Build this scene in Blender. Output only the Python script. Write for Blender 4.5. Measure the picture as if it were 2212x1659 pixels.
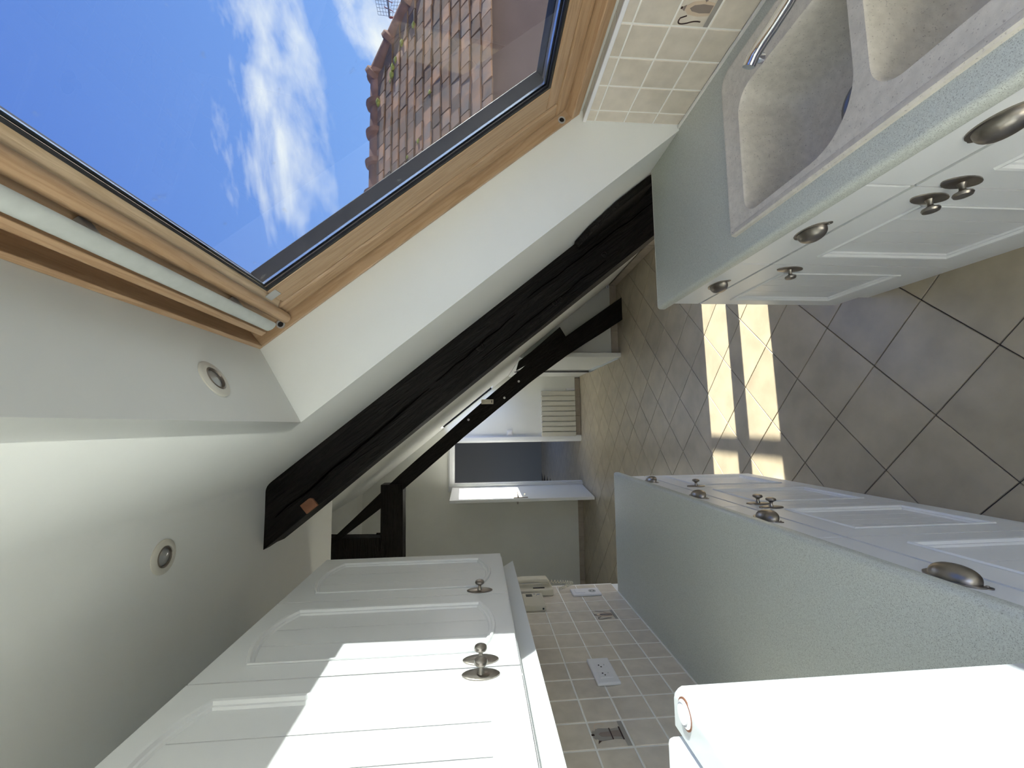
import bpy, bmesh, math, random
from mathutils import Vector, Matrix, noise

random.seed(7)
for o in list(bpy.data.objects):
    bpy.data.objects.remove(o)
SC = bpy.context.scene
COL = SC.collection

# ------------------------------------------------------------------ camera
S = 1.06
CAM_H = 0.691 * S + 0.9
F_PX, PITCH, ROLL, YAW = 916.36, -0.0819, 0.0056, -0.0962
def _rot():
    return (Matrix.Rotation(YAW, 3, 'Z') @ Matrix.Rotation(PITCH, 3, 'X') @ Matrix.Rotation(ROLL, 3, 'Y'))
_R = _rot()
_right, _fwd, _up = _R.col[0], _R.col[1], _R.col[2]
cam_d = bpy.data.cameras.new('camera')
cam_d.sensor_fit = 'HORIZONTAL'
cam_d.sensor_width = 36.0
cam_d.lens = F_PX / 2212.0 * 36.0
cam_d.clip_start = 0.02
cam_d.clip_end = 300
cam = bpy.data.objects.new('camera', cam_d)
# the phone was held sideways: the picture's right is the room's down
M3 = Matrix((-_up, _right, -_fwd)).transposed()
cam.matrix_world = Matrix.Translation((0, 0, CAM_H)) @ M3.to_4x4()
COL.objects.link(cam)
SC.camera = cam

# ------------------------------------------------------------------ exposure
SC.view_settings.view_transform = 'Standard'
SC.view_settings.look = 'None'
SC.view_settings.gamma = 1.0
SC.view_settings.use_curve_mapping = False
SC.view_settings.exposure = 0.84
SUN_STRENGTH = 20.0
SKY_STRENGTH = 2.2

# ------------------------------------------------------------------ sky
world = bpy.data.worlds.new('sky')
SC.world = world
world.use_nodes = True
wt = world.node_tree
wt.nodes.clear()
def wn(t, **k):
    n = wt.nodes.new(t)
    for a, b in k.items(): setattr(n, a, b)
    return n
w_out = wn('ShaderNodeOutputWorld')
w_bg = wn('ShaderNodeBackground'); w_bg.inputs['Strength'].default_value = SKY_STRENGTH
w_tc = wn('ShaderNodeTexCoord')
w_sep = wn('ShaderNodeSeparateXYZ')
wt.links.new(w_tc.outputs['Generated'], w_sep.inputs[0])
w_grad = wn('ShaderNodeValToRGB')
w_grad.color_ramp.elements[0].position = 0.0; w_grad.color_ramp.elements[0].color = (0.41, 0.68, 1.18, 1)
w_grad.color_ramp.elements[1].position = 0.75; w_grad.color_ramp.elements[1].color = (0.145, 0.283, 0.80, 1)
wt.links.new(w_sep.outputs['Z'], w_grad.inputs[0])
w_map = wn('ShaderNodeMapping'); w_map.inputs['Scale'].default_value = (1.0, 1.7, 3.1)
w_map.inputs['Location'].default_value = (2.37, 1.11, 0.3)
wt.links.new(w_tc.outputs['Generated'], w_map.inputs[0])
w_no = wn('ShaderNodeTexNoise'); w_no.inputs['Scale'].default_value = 1.9; w_no.inputs['Detail'].default_value = 9
w_no.inputs['Roughness'].default_value = 0.58; w_no.inputs['Distortion'].default_value = 0.35
wt.links.new(w_map.outputs[0], w_no.inputs['Vector'])
w_ramp = wn('ShaderNodeValToRGB')
w_ramp.color_ramp.elements[0].position = 0.50; w_ramp.color_ramp.elements[0].color = (0, 0, 0, 1)
w_ramp.color_ramp.elements[1].position = 0.66; w_ramp.color_ramp.elements[1].color = (1, 1, 1, 1)
w_low = wn('ShaderNodeMath', operation='MULTIPLY_ADD'); w_low.inputs[1].default_value = -0.42; w_low.inputs[2].default_value = 0.165
wt.links.new(w_sep.outputs['Z'], w_low.inputs[0])
w_add = wn('ShaderNodeMath', operation='ADD')
wt.links.new(w_no.outputs['Fac'], w_add.inputs[0]); wt.links.new(w_low.outputs[0], w_add.inputs[1])
wt.links.new(w_add.outputs[0], w_ramp.inputs[0])
w_mix = wn('ShaderNodeMixRGB'); w_mix.inputs[2].default_value = (1.36, 1.28, 1.18, 1)
wt.links.new(w_ramp.outputs[0], w_mix.inputs[0])
wt.links.new(w_grad.outputs[0], w_mix.inputs[1])
wt.links.new(w_mix.outputs[0], w_bg.inputs['Color'])
wt.links.new(w_bg.outputs[0], w_out.inputs[0])

# ------------------------------------------------------------------ sun
SUN_DIR = Vector((-1.0, -0.04, -0.265)).normalized()      # the way the light travels
sun_d = bpy.data.lights.new('sun', 'SUN')
sun_d.energy = SUN_STRENGTH
sun_d.angle = math.radians(0.55)
sun_d.color = (1.0, 0.935, 0.79)
sun = bpy.data.objects.new('sun', sun_d)
sun.rotation_euler = SUN_DIR.to_track_quat('-Z', 'Y').to_euler()
sun.location = (6, 0.5, 4)
COL.objects.link(sun)

# ------------------------------------------------------------------ materials
MATS = {}
def mat(name, col, rough=0.5, metal=0.0, var=0.0, vscale=8.0, bump=0.0, bscale=60.0, rnd=0.0, spec=0.5,
        stretch=None, rot=None, col2=None, speck=None, coat=0.0):
    m = bpy.data.materials.new(name); m.use_nodes = True
    nt = m.node_tree; nd = nt.nodes; lk = nt.links
    b = nd['Principled BSDF']
    b.inputs['Roughness'].default_value = rough
    b.inputs['Metallic'].default_value = metal
    b.inputs['Specular IOR Level'].default_value = spec
    b.inputs['Coat Weight'].default_value = coat
    b.inputs['Base Color'].default_value = (*col, 1)
    tc = nd.new('ShaderNodeTexCoord')
    mp = nd.new('ShaderNodeMapping')
    if stretch: mp.inputs['Scale'].default_value = stretch
    vec = tc.outputs['Object']
    if rot:
        mr = nd.new('ShaderNodeMapping'); mr.inputs['Rotation'].default_value = rot
        lk.new(vec, mr.inputs[0]); vec = mr.outputs[0]
    lk.new(vec, mp.inputs[0])
    if rnd > 0:
        oi = nd.new('ShaderNodeObjectInfo')
        add = nd.new('ShaderNodeVectorMath'); add.operation = 'ADD'
        sc = nd.new('ShaderNodeVectorMath'); sc.operation = 'SCALE'; sc.inputs['Scale'].default_value = 1.0
        cmb = nd.new('ShaderNodeCombineXYZ')
        ml = nd.new('ShaderNodeMath'); ml.operation = 'MULTIPLY'; ml.inputs[1].default_value = 37.0
        lk.new(oi.outputs['Random'], ml.inputs[0])
        lk.new(ml.outputs[0], cmb.inputs[0]); lk.new(ml.outputs[0], cmb.inputs[1])
        lk.new(mp.outputs[0], add.inputs[0]); lk.new(cmb.outputs[0], add.inputs[1])
        vec = add.outputs[0]
    else:
        vec = mp.outputs[0]
    color_out = None
    if var > 0:
        no = nd.new('ShaderNodeTexNoise'); no.inputs['Scale'].default_value = vscale; no.inputs['Detail'].default_value = 5
        lk.new(vec, no.inputs['Vector'])
        rp = nd.new('ShaderNodeValToRGB')
        c2 = col2 or tuple(max(0, c * (1 - var)) for c in col)
        c1 = col if col2 else tuple(min(1, c * (1 + var * 0.5)) for c in col)
        rp.color_ramp.elements[0].position = 0.33; rp.color_ramp.elements[0].color = (*c2, 1)
        rp.color_ramp.elements[1].position = 0.67; rp.color_ramp.elements[1].color = (*c1, 1)
        lk.new(no.outputs['Fac'], rp.inputs[0])
        color_out = rp.outputs[0]
    if speck:
        (scol, sscale, thr, amt) = speck
        vo = nd.new('ShaderNodeTexNoise'); vo.inputs['Scale'].default_value = sscale; vo.inputs['Detail'].default_value = 2
        lk.new(tc.outputs['Object'], vo.inputs['Vector'])
        r2 = nd.new('ShaderNodeValToRGB')
        r2.color_ramp.elements[0].position = thr; r2.color_ramp.elements[0].color = (0, 0, 0, 1)
        r2.color_ramp.elements[1].position = min(1, thr + 0.10); r2.color_ramp.elements[1].color = (amt, amt, amt, 1)
        lk.new(vo.outputs['Fac'], r2.inputs[0])
        mx = nd.new('ShaderNodeMixRGB'); mx.inputs[1].default_value = (*col, 1); mx.inputs[2].default_value = (*scol, 1)
        if color_out: lk.new(color_out, mx.inputs[1])
        lk.new(r2.outputs[0], mx.inputs[0])
        color_out = mx.outputs[0]
    if rnd > 0:
        hs = nd.new('ShaderNodeHueSaturation')
        mm = nd.new('ShaderNodeMapRange'); mm.inputs[3].default_value = 1 - rnd; mm.inputs[4].default_value = 1 + rnd
        lk.new(oi.outputs['Random'], mm.inputs[0]); lk.new(mm.outputs[0], hs.inputs['Value'])
        hs.inputs['Color'].default_value = (*col, 1)
        if color_out: lk.new(color_out, hs.inputs['Color'])
        color_out = hs.outputs[0]
    if color_out: lk.new(color_out, b.inputs['Base Color'])
    if bump > 0:
        nb = nd.new('ShaderNodeTexNoise'); nb.inputs['Scale'].default_value = bscale; nb.inputs['Detail'].default_value = 4
        lk.new(vec, nb.inputs['Vector'])
        bp = nd.new('ShaderNodeBump'); bp.inputs['Strength'].default_value = bump; bp.inputs['Distance'].default_value = 0.01
        lk.new(nb.outputs['Fac'], bp.inputs['Height']); lk.new(bp.outputs[0], b.inputs['Normal'])
    MATS[name] = m
    return m

def wood(name, c1, c2, rough, stretch, rot=None, scale=6.0, bump=0.15, spec=0.5):
    m = bpy.data.materials.new(name); m.use_nodes = True
    nt = m.node_tree; nd = nt.nodes; lk = nt.links
    b = nd['Principled BSDF']; b.inputs['Roughness'].default_value = rough; b.inputs['Specular IOR Level'].default_value = spec
    tc = nd.new('ShaderNodeTexCoord'); vec = tc.outputs['Object']
    if rot:
        mr = nd.new('ShaderNodeMapping'); mr.inputs['Rotation'].default_value = rot
        lk.new(vec, mr.inputs[0]); vec = mr.outputs[0]
    mp = nd.new('ShaderNodeMapping'); mp.inputs['Scale'].default_value = stretch
    lk.new(vec, mp.inputs[0])
    no = nd.new('ShaderNodeTexNoise'); no.inputs['Scale'].default_value = scale; no.inputs['Detail'].default_value = 6
    no.inputs['Distortion'].default_value = 0.6
    lk.new(mp.outputs[0], no.inputs['Vector'])
    ad = nd.new('ShaderNodeMath'); ad.operation = 'MULTIPLY'; ad.inputs[1].default_value = 9.0
    lk.new(no.outputs['Fac'], ad.inputs[0])
    fr = nd.new('ShaderNodeMath'); fr.operation = 'PINGPONG'; fr.inputs[1].default_value = 1.0
    lk.new(ad.outputs[0], fr.inputs[0])
    rp = nd.new('ShaderNodeValToRGB')
    rp.color_ramp.elements[0].color = (*c2, 1); rp.color_ramp.elements[1].color = (*c1, 1)
    rp.color_ramp.elements[1].position = 0.75
    lk.new(fr.outputs[0], rp.inputs[0]); lk.new(rp.outputs[0], b.inputs['Base Color'])
    bp = nd.new('ShaderNodeBump'); bp.inputs['Strength'].default_value = bump; bp.inputs['Distance'].default_value = 0.005
    lk.new(fr.outputs[0], bp.inputs['Height']); lk.new(bp.outputs[0], b.inputs['Normal'])
    MATS[name] = m
    return m

SLOPE_A = math.radians(51.14)
mat('plaster', (0.795, 0.81, 0.785), 0.75, var=0.03, vscale=2.0, bump=0.05, bscale=30)
mat('hall_plaster', (0.755, 0.765, 0.725), 0.8, var=0.04, vscale=2.0, bump=0.05, bscale=30)
mat('cabinet_paint', (0.80, 0.815, 0.81), 0.32, bump=0.015, bscale=120)
mat('cabinet_inside', (0.62, 0.62, 0.60), 0.6, bump=0.01)
mat('appliance_white', (0.82, 0.85, 0.86), 0.28, bump=0.02, bscale=300)
mat('gap_shadow', (0.22, 0.24, 0.34), 0.5, bump=0.01)  # bluish shade of the door gap put into the colour
mat('worktop', (0.58, 0.61, 0.555), 0.40, var=0.10, vscale=260, speck=((0.20, 0.20, 0.175), 650, 0.56, 0.7), bump=0.03, bscale=500)
mat('worktop_edge', (0.78, 0.78, 0.74), 0.45, bump=0.01)
mat('sink_stone', (0.625, 0.59, 0.525), 0.42, var=0.10, vscale=60, speck=((0.22, 0.19, 0.18), 260, 0.63, 0.6), bump=0.04, bscale=300)
mat('wall_tile', (0.68, 0.615, 0.52), 0.09, var=0.09, vscale=22, rnd=0.05, bump=0.008, bscale=30, spec=1.0)
mat('tile_print_light', (0.60, 0.48, 0.36), 0.3, bump=0.01)
mat('tile_print_mid', (0.27, 0.22, 0.19), 0.3, bump=0.01)
mat('tile_print_grey', (0.33, 0.31, 0.28), 0.3, bump=0.01)
mat('tile_print_dark', (0.05, 0.025, 0.02), 0.3, bump=0.01)
mat('tile_grout', (0.84, 0.83, 0.78), 0.8, bump=0.05)
mat('floor_tile', (0.44, 0.385, 0.285), 0.33, var=0.14, vscale=7, rnd=0.05, bump=0.03, bscale=30)
mat('floor_grout', (0.06, 0.05, 0.045), 0.85, bump=0.05)
mat('skirting_tile', (0.36, 0.31, 0.25), 0.35, var=0.1, vscale=12, rnd=0.06, bump=0.02)
mat('pewter', (0.33, 0.30, 0.265), 0.33, 1.0, var=0.25, vscale=25, bump=0.05, bscale=90)
mat('chrome', (0.80, 0.82, 0.85), 0.08, 1.0, bump=0.004)
mat('drain_metal', (0.25, 0.25, 0.26), 0.3, 1.0, bump=0.01)
mat('black_rubber', (0.012, 0.012, 0.014), 0.5, bump=0.02)
mat('crack_black', (0.0025, 0.002, 0.002), 0.95, spec=0.0, bump=0.02)
mat('aluminium', (0.72, 0.78, 0.84), 0.3, 0.9, bump=0.02)
mat('flashing_brown', (0.055, 0.040, 0.036), 0.45, 0.2, var=0.3, vscale=14, bump=0.06, bscale=30)
mat('vent_bar_grey', (0.50, 0.53, 0.51), 0.45, var=0.08, vscale=30, bump=0.03)
mat('plastic_white', (0.80, 0.80, 0.82), 0.3, bump=0.008)
mat('plastic_grey', (0.45, 0.46, 0.46), 0.4, bump=0.01)
mat('plastic_cream', (0.66, 0.62, 0.50), 0.38, bump=0.01)
mat('screen_grey', (0.10, 0.11, 0.10), 0.25, bump=0.005)
mat('radiator_cream', (0.60, 0.58, 0.50), 0.4, bump=0.01)
mat('door_paint', (0.76, 0.78, 0.80), 0.45, bump=0.02, bscale=40)
mat('closet_paint', (0.62, 0.63, 0.60), 0.5, bump=0.02)
mat('spot_ring', (0.62, 0.60, 0.53), 0.4, bump=0.01)
mat('spot_bulb', (0.45, 0.46, 0.46), 0.15, 0.5, bump=0.02)
mat('spot_inner', (0.20, 0.17, 0.14), 0.4, 0.6, bump=0.02)
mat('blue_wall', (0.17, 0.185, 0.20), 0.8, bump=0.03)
mat('terracotta', (0.33, 0.14, 0.075), 0.8, var=0.3, vscale=9, bump=0.2)
mat('roof_tile', (0.40, 0.20, 0.10), 0.85, var=0.4, vscale=5, rnd=0.45, bump=0.3, bscale=25, col2=(0.19, 0.135, 0.10))
mat('ridge_tile', (0.28, 0.14, 0.095), 0.9, var=0.35, vscale=7, rnd=0.2, bump=0.4, bscale=22)
mat('roof_felt', (0.05, 0.032, 0.026), 0.95, bump=0.1)
mat('moss', (0.36, 0.36, 0.09), 0.95, var=0.5, vscale=30, bump=0.6, bscale=50)
mat('render_wall', (0.23, 0.15, 0.125), 0.9, var=0.1, bump=0.1)
mat('antenna_red', (0.30, 0.06, 0.07), 0.5, bump=0.02)
mat('antenna_grey', (0.20, 0.20, 0.24), 0.6, 0.2, bump=0.02)
wood('pine_along_y', (0.50, 0.335, 0.20), (0.41, 0.26, 0.145), 0.38, (9, 0.55, 9), scale=5)
wood('pine_along_slope', (0.47, 0.325, 0.20), (0.39, 0.255, 0.145), 0.38, (0.55, 9, 9), rot=(0, -SLOPE_A, 0), scale=5)
wood('pine_pale', (0.60, 0.46, 0.31), (0.52, 0.38, 0.24), 0.4, (9, 0.55, 9), scale=5)
wood('dark_timber', (0.011, 0.009, 0.0078), (0.004, 0.0035, 0.003), 0.55, (0.6, 7, 7), rot=(0, -SLOPE_A, 0), scale=6, bump=0.8, spec=0.22)
wood('dark_timber_level', (0.013, 0.011, 0.009), (0.005, 0.0045, 0.004), 0.55, (0.6, 7, 7), scale=6, bump=0.7, spec=0.2)

def glass_mat(name, tint=(0.985, 0.99, 0.99), ior=1.45):
    m = bpy.data.materials.new(name); m.use_nodes = True
    nt = m.node_tree; nd = nt.nodes; lk = nt.links; nd.clear()
    out = nd.new('ShaderNodeOutputMaterial')
    tr = nd.new('ShaderNodeBsdfTransparent'); tr.inputs[0].default_value = (*tint, 1)
    gl = nd.new('ShaderNodeBsdfGlossy'); gl.inputs['Roughness'].default_value = 0.0
    lw = nd.new('ShaderNodeLayerWeight'); lw.inputs['Blend'].default_value = 0.5
    pw = nd.new('ShaderNodeMath'); pw.operation = 'POWER'; pw.inputs[1].default_value = 5.0
    lk.new(lw.outputs['Facing'], pw.inputs[0])
    fr = nd.new('ShaderNodeMath'); fr.operation = 'MULTIPLY_ADD'; fr.inputs[1].default_value = 0.92; fr.inputs[2].default_value = 0.04
    lk.new(pw.outputs[0], fr.inputs[0])
    # a little grime with a shape of its own
    tc = nd.new('ShaderNodeTexCoord')
    no = nd.new('ShaderNodeTexNoise'); no.inputs['Scale'].default_value = 26; no.inputs['Detail'].default_value = 3
    lk.new(tc.outputs['Object'], no.inputs['Vector'])
    rp = nd.new('ShaderNodeValToRGB')
    rp.color_ramp.elements[0].position = 0.70; rp.color_ramp.elements[0].color = (0, 0, 0, 1)
    rp.color_ramp.elements[1].position = 0.80; rp.color_ramp.elements[1].color = (0.22, 0.22, 0.22, 1)
    lk.new(no.outputs['Fac'], rp.inputs[0])
    df = nd.new('ShaderNodeBsdfDiffuse'); df.inputs[0].default_value = (0.5, 0.5, 0.48, 1)
    m1 = nd.new('ShaderNodeMixShader'); m2 = nd.new('ShaderNodeMixShader')
    lk.new(fr.outputs[0], m1.inputs[0]); lk.new(tr.outputs[0], m1.inputs[1]); lk.new(gl.outputs[0], m1.inputs[2])
    lk.new(rp.outputs[0], m2.inputs[0]); lk.new(m1.outputs[0], m2.inputs[1]); lk.new(df.outputs[0], m2.inputs[2])
    lk.new(m2.outputs[0], out.inputs[0])
    MATS[name] = m
glass_mat('pane_glass')
glass_mat('dimming_glass', (0.415, 0.446, 0.474))   # tint added on both faces to dim the big skylight's sun and sky

# ------------------------------------------------------------------ mesh helpers
def wloc(o):
    v = Vector((0, 0, 0))
    while o is not None:
        v += o.location; o = o.parent
    return v

class MB:
    """collects world-space faces; build() links them as ONE mesh object"""
    def __init__(s):
        s.v = []; s.f = []
    def add(s, verts, faces):
        n = len(s.v)
        s.v += [Vector(p) for p in verts]
        s.f += [tuple(i + n for i in f) for f in faces]
        return s
    def box(s, a, b):
        x0, x1 = sorted((a[0], b[0])); y0, y1 = sorted((a[1], b[1])); z0, z1 = sorted((a[2], b[2]))
        return s.add([(x0,y0,z0),(x1,y0,z0),(x1,y1,z0),(x0,y1,z0),(x0,y0,z1),(x1,y0,z1),(x1,y1,z1),(x0,y1,z1)],
                     [(0,3,2,1),(4,5,6,7),(0,1,5,4),(1,2,6,5),(2,3,7,6),(3,0,4,7)])
    def prism(s, poly, vec):
        """poly: 3-D points in a plane, extruded by vec"""
        n = len(poly); vec = Vector(vec)
        return s.add([Vector(p) for p in poly] + [Vector(p) + vec for p in poly],
                     [tuple(range(n - 1, -1, -1)), tuple(range(n, 2 * n))] + [(i, (i + 1) % n, n + (i + 1) % n, n + i) for i in range(n)])
    def loft(s, rings, close=True, cap0=True, cap1=True):
        m = len(rings[0]); vs = [p for r in rings for p in r]; fs = []
        for k in range(len(rings) - 1):
            for i in range(m if close else m - 1):
                j = (i + 1) % m
                fs.append((k*m+i, k*m+j, (k+1)*m+j, (k+1)*m+i))
        if cap0: fs.append(tuple(range(m - 1, -1, -1)))
        if cap1: fs.append(tuple((len(rings)-1)*m + i for i in range(m)))
        return s.add(vs, fs)
    def tube(s, path, r, seg=10):
        path = [Vector(p) for p in path]; rings = []
        rr = r if isinstance(r, (list, tuple)) else [r] * len(path)
        prev = None
        for k, p in enumerate(path):
            t = (path[min(k+1, len(path)-1)] - path[max(k-1, 0)]).normalized()
            ref = Vector((0, 0, 1)) if abs(t.z) < 0.9 else Vector((1, 0, 0))
            a = t.cross(ref).normalized() if prev is None else (prev - t * prev.dot(t)).normalized()
            prev = a; b = t.cross(a)
            rings.append([p + (a * math.cos(q) + b * math.sin(q)) * rr[k] for q in [2*math.pi*i/seg for i in range(seg)]])
        return s.loft(rings)
    def lathe(s, c, axis, prof, seg=16, sx=1.0, ref=None):
        """prof: (radius, height along axis); sx squashes along ref"""
        c = Vector(c); ax = Vector(axis).normalized()
        a = Vector(ref) if ref else ax.orthogonal()
        a = (a - ax * a.dot(ax)).normalized(); b = ax.cross(a)
        rings = [[c + ax * h + (a * math.cos(q) * sx + b * math.sin(q)) * max(r, 1e-5) for q in [2*math.pi*i/seg for i in range(seg)]] for r, h in prof]
        return s.loft(rings)
    def build(s, name, material, parent=None, bevel=0.0, seg=2, smooth=False, kind=None, doubles=False, shade_angle=None):
        off = wloc(parent) if parent is not None else Vector((0, 0, 0))
        me = bpy.data.meshes.new(name)
        bm = bmesh.new()
        vs = [bm.verts.new(p - off) for p in s.v]
        for f in s.f:
            try: bm.faces.new([vs[i] for i in f])
            except ValueError: pass
        if doubles: bmesh.ops.remove_doubles(bm, verts=bm.verts, dist=1e-5)
        bmesh.ops.recalc_face_normals(bm, faces=bm.faces)
        if bevel > 0:
            es = [e for e in bm.edges if len(e.link_faces) == 2 and e.calc_face_angle(0) > 0.5]
            bmesh.ops.bevel(bm, geom=es, offset=bevel, segments=seg, affect='EDGES', profile=0.5, clamp_overlap=True)
        if smooth:
            for f in bm.faces: f.smooth = True
        bm.to_mesh(me); bm.free()
        me.materials.append(MATS[material])
        if smooth:
            try: me.set_sharp_from_angle(angle=shade_angle if shade_angle else math.radians(40))
            except Exception: pass
        o = bpy.data.objects.new(name, me); COL.objects.link(o)
        if parent is not None: o.parent = parent
        if kind: o['kind'] = kind
        return o

def empty(name, loc):
    o = bpy.data.objects.new(name, None); o.location = loc; o.empty_display_size = 0.05
    COL.objects.link(o); return o
def tag(o, label, cat, group=None):
    o['label'] = label; o['category'] = cat
    if group: o['group'] = group
    return o
def struct(o, label=None, cat=None):
    o['kind'] = 'structure'
    if label: o['label'] = label
    if cat: o['category'] = cat
    return o
def inst(name, mesh, parent, loc, rot=None):
    o = bpy.data.objects.new(name, mesh); COL.objects.link(o)
    o.parent = parent; o.location = Vector(loc) - wloc(parent)
    if rot: o.rotation_euler = rot
    return o
def poly_mesh(name, pts, vec, material):
    m = MB().prism(pts, vec)
    me = bpy.data.meshes.new(name); bm = bmesh.new()
    vs = [bm.verts.new(p) for p in m.v]
    for f in m.f: bm.faces.new([vs[i] for i in f])
    bmesh.ops.recalc_face_normals(bm, faces=bm.faces)
    bm.to_mesh(me); bm.free(); me.materials.append(MATS[material]); return me

# ------------------------------------------------------------------ key dimensions
XL, XR = -0.885, 1.068            # kitchen side walls
A0 = Vector((0.017, 0.0, 2.184))  # upper inner corner of the skylight recess on the sloping wall
D_ = Vector((0.6274, 0.0, -0.7787))   # down the slope
N_ = Vector((0.7787, 0.0, 0.6274))    # outwards through the roof
def sp(s, y, off):                # slope coordinates to world
    p = A0 + D_ * s + N_ * off
    return Vector((p.x, y, p.z))
ZC = 2.5                          # flat ceiling
S_CEIL = -(ZC - A0.z) / 0.7787    # where slope meets flat ceiling
YB = 6.64                         # hall end wall
Y_BACK = -3.0  # unseen rear, run back so more sun bounces forward
FLOOR_X0, FLOOR_X1 = -2.9, 1.9

# ================================================================== SETTING
# ---------------- floor with its tiles
floor = MB().box((FLOOR_X0, Y_BACK, -0.12), (FLOOR_X1, 11.2, -0.006)).build('floor', 'floor_grout')
struct(floor, 'beige square floor tiles laid diagonally with dark joints', 'floor')
FS = 0.2998; FA = 0.7684; FX, FY = 0.2296, 1.18456
u_ = Vector((-math.cos(FA), math.sin(FA), 0)) * FS
v_ = Vector((math.sin(FA), math.cos(FA), 0)) * FS
h = FS / 2 - 0.0022
ti = MB()
ti.box((-h, -h, -0.008), (h, h, 0.0)); 
_m = bpy.data.meshes.new('floor_tile'); bm = bmesh.new()
vs = [bm.verts.new(p) for p in ti.v]
for f in ti.f: bm.faces.new([vs[i] for i in f])
bmesh.ops.recalc_face_normals(bm, faces=bm.faces)
bmesh.ops.bevel(bm, geom=[e for e in bm.edges if all(v.co.z > -0.001 for v in e.verts)], offset=0.0012, segments=1, affect='EDGES')
bm.to_mesh(_m); bm.free(); _m.materials.append(MATS['floor_tile'])
ang = math.atan2(u_.y, u_.x)
cands = []
for a in range(-40, 60):
    for b in range(-40, 60):
        c = Vector((FX, FY, 0)) + u_ * (a + 0.5) + v_ * (b + 0.5)
        x, y = c.x, c.y
        r = 0.19
        if y < 0.75 or y > 11.1: continue
        ok = False
        if y <= 2.3 + r: ok = (-0.30 - r < x < 0.53 + r) or (y > 1.6 and x < 1.65 and x > -0.3 - r)
        elif y <= YB + 0.1:
            xlim = 1.72 if y < 4.97 else 0.72 + r
            ok = (-0.52 * y - 0.1 < x < xlim) and x > -2.75
        else: ok = (-0.29 * (y/YB) - 0.75 - r < x < -0.2 + r) and y < 10.95 and x < 0.1
        if ok: cands.append((y, c))
cands.sort(key=lambda t: t[0])
for k, (y, c) in enumerate(cands[:299]):
    inst('floor_tile', _m, floor, c, (0, 0, ang))
rest = cands[299:]
if rest:
    mb = MB()
    for y, c in rest:
        e1 = u_.normalized() * h; e2 = v_.normalized() * h
        mb.add([c - e1 - e2, c + e1 - e2, c + e1 + e2, c - e1 + e2], [(0, 1, 2, 3)])
    o = mb.build('far_floor_tiles', 'floor_tile', floor); o['kind'] = 'stuff'

# ---------------- walls and ceilings
wl = MB().box((XL - 0.12, Y_BACK, 0), (XL, 2.395, ZC)).build('wall_left', 'plaster'); struct(wl, 'kitchen wall on the left, tiled above the worktop', 'wall')
wk = MB().box((XL - 0.12, Y_BACK - 0.1, 0), (2.0, Y_BACK, 3.4)).build('wall_back', 'plaster'); struct(wk, 'plain white wall behind the viewer', 'wall')
# right wall behind the sink (tiled) and its plain base
wr = MB().box((XR + 0.008, Y_BACK, 0), (XR + 0.10, 1.62, 1.247)).build('wall_right', 'plaster'); struct(wr, 'low tiled wall behind the sink under the skylight', 'wall')

TH = 0.05
def slab(mb, s0, s1, y0, y1, dx=0.0, th=TH):
    p = [sp(s0, y0, 0), sp(s1, y0, 0), sp(s1, y0, th), sp(s0, y0, th)]
    p = [q + Vector((dx, 0, 0)) for q in p]
    mb.prism(p, (0, y1 - y0, 0))
S_FLOOR = A0.z / 0.7787
S_KNEE = 1.66
SK_Y0, SK_Y1 = 0.03, 1.385        # skylight recess
sl = MB()
W4 = dict(y0=-2.75, y1=-0.16, s0=0.08, s1=1.25)  # window added behind the viewer for sun bounce and sky light
slab(sl, 0.0, S_FLOOR, SK_Y1 + 0.05, 2.0)                           # beyond the skylight
slab(sl, 0.0, S_FLOOR, W4['y1'], SK_Y0 - 0.05)                      # nearer than it, round the added window
slab(sl, 0.0, S_FLOOR, Y_BACK, W4['y0'])
slab(sl, 0.0, W4['s0'], W4['y0'], W4['y1']); slab(sl, W4['s1'], S_FLOOR, W4['y0'], W4['y1'])
# recess cheeks and head
for y0, y1 in ((SK_Y1, SK_Y1 + 0.05), (SK_Y0 - 0.05, SK_Y0)):
    sl.prism([sp(0, y0, 0), sp(S_KNEE, y0, 0), sp(S_KNEE, y0, 0.36), sp(0, y0, 0.36)], (0, y1 - y0, 0))
sl.prism([sp(0, SK_Y0, 0), sp(0.042, SK_Y0, 0.262), sp(0.052, SK_Y0, 0.36), sp(-0.05, SK_Y0, 0.36), sp(-0.05, SK_Y0, 0)], (0, SK_Y1 - SK_Y0, 0))
sl.prism([sp(1.393, SK_Y0, 0.275), sp(1.393, SK_Y0, 0.40), sp(1.75, SK_Y0, 0.40), sp(1.75, SK_Y0, 0.16)], (0, SK_Y1 - SK_Y0, 0))
slp = sl.build('wall_slope', 'plaster'); struct(slp, 'white sloping attic wall around the skylight recess', 'wall')

HDX = -0.08
hl = MB()
W2 = dict(y0=2.245, y1=2.93, z0=0.10, z1=0.465)
def s_at_z(z): return (A0.z - z) / 0.7787
w2s0, w2s1 = s_at_z(W2['z1']), s_at_z(W2['z0'])
W3 = dict(y0=6.02, y1=6.62, s0=0.05, s1=1.0)
W5 = dict(y0=2.56, y1=3.12, s0=s_at_z(1.85), s1=s_at_z(0.95))  # window added out of sight behind the beam to light the hall
slab(hl, -1.6, S_FLOOR, 1.98, W2['y0'], HDX); slab(hl, w2s1, S_FLOOR, W2['y0'], W2['y1'], HDX)
slab(hl, -1.6, w2s0, W2['y0'], W5['y0'], HDX); slab(hl, -1.6, W5['s0'], W5['y0'], W5['y1'], HDX); slab(hl, W5['s1'], w2s0, W5['y0'], W2['y1'], HDX)
slab(hl, W5['s1'], S_FLOOR, W2['y1'], W5['y1'], HDX)
slab(hl, -1.6, S_FLOOR, W5['y1'], W3['y0'], HDX); slab(hl, -1.6, W3['s0'], W3['y0'], W3['y1'], HDX)
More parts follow.
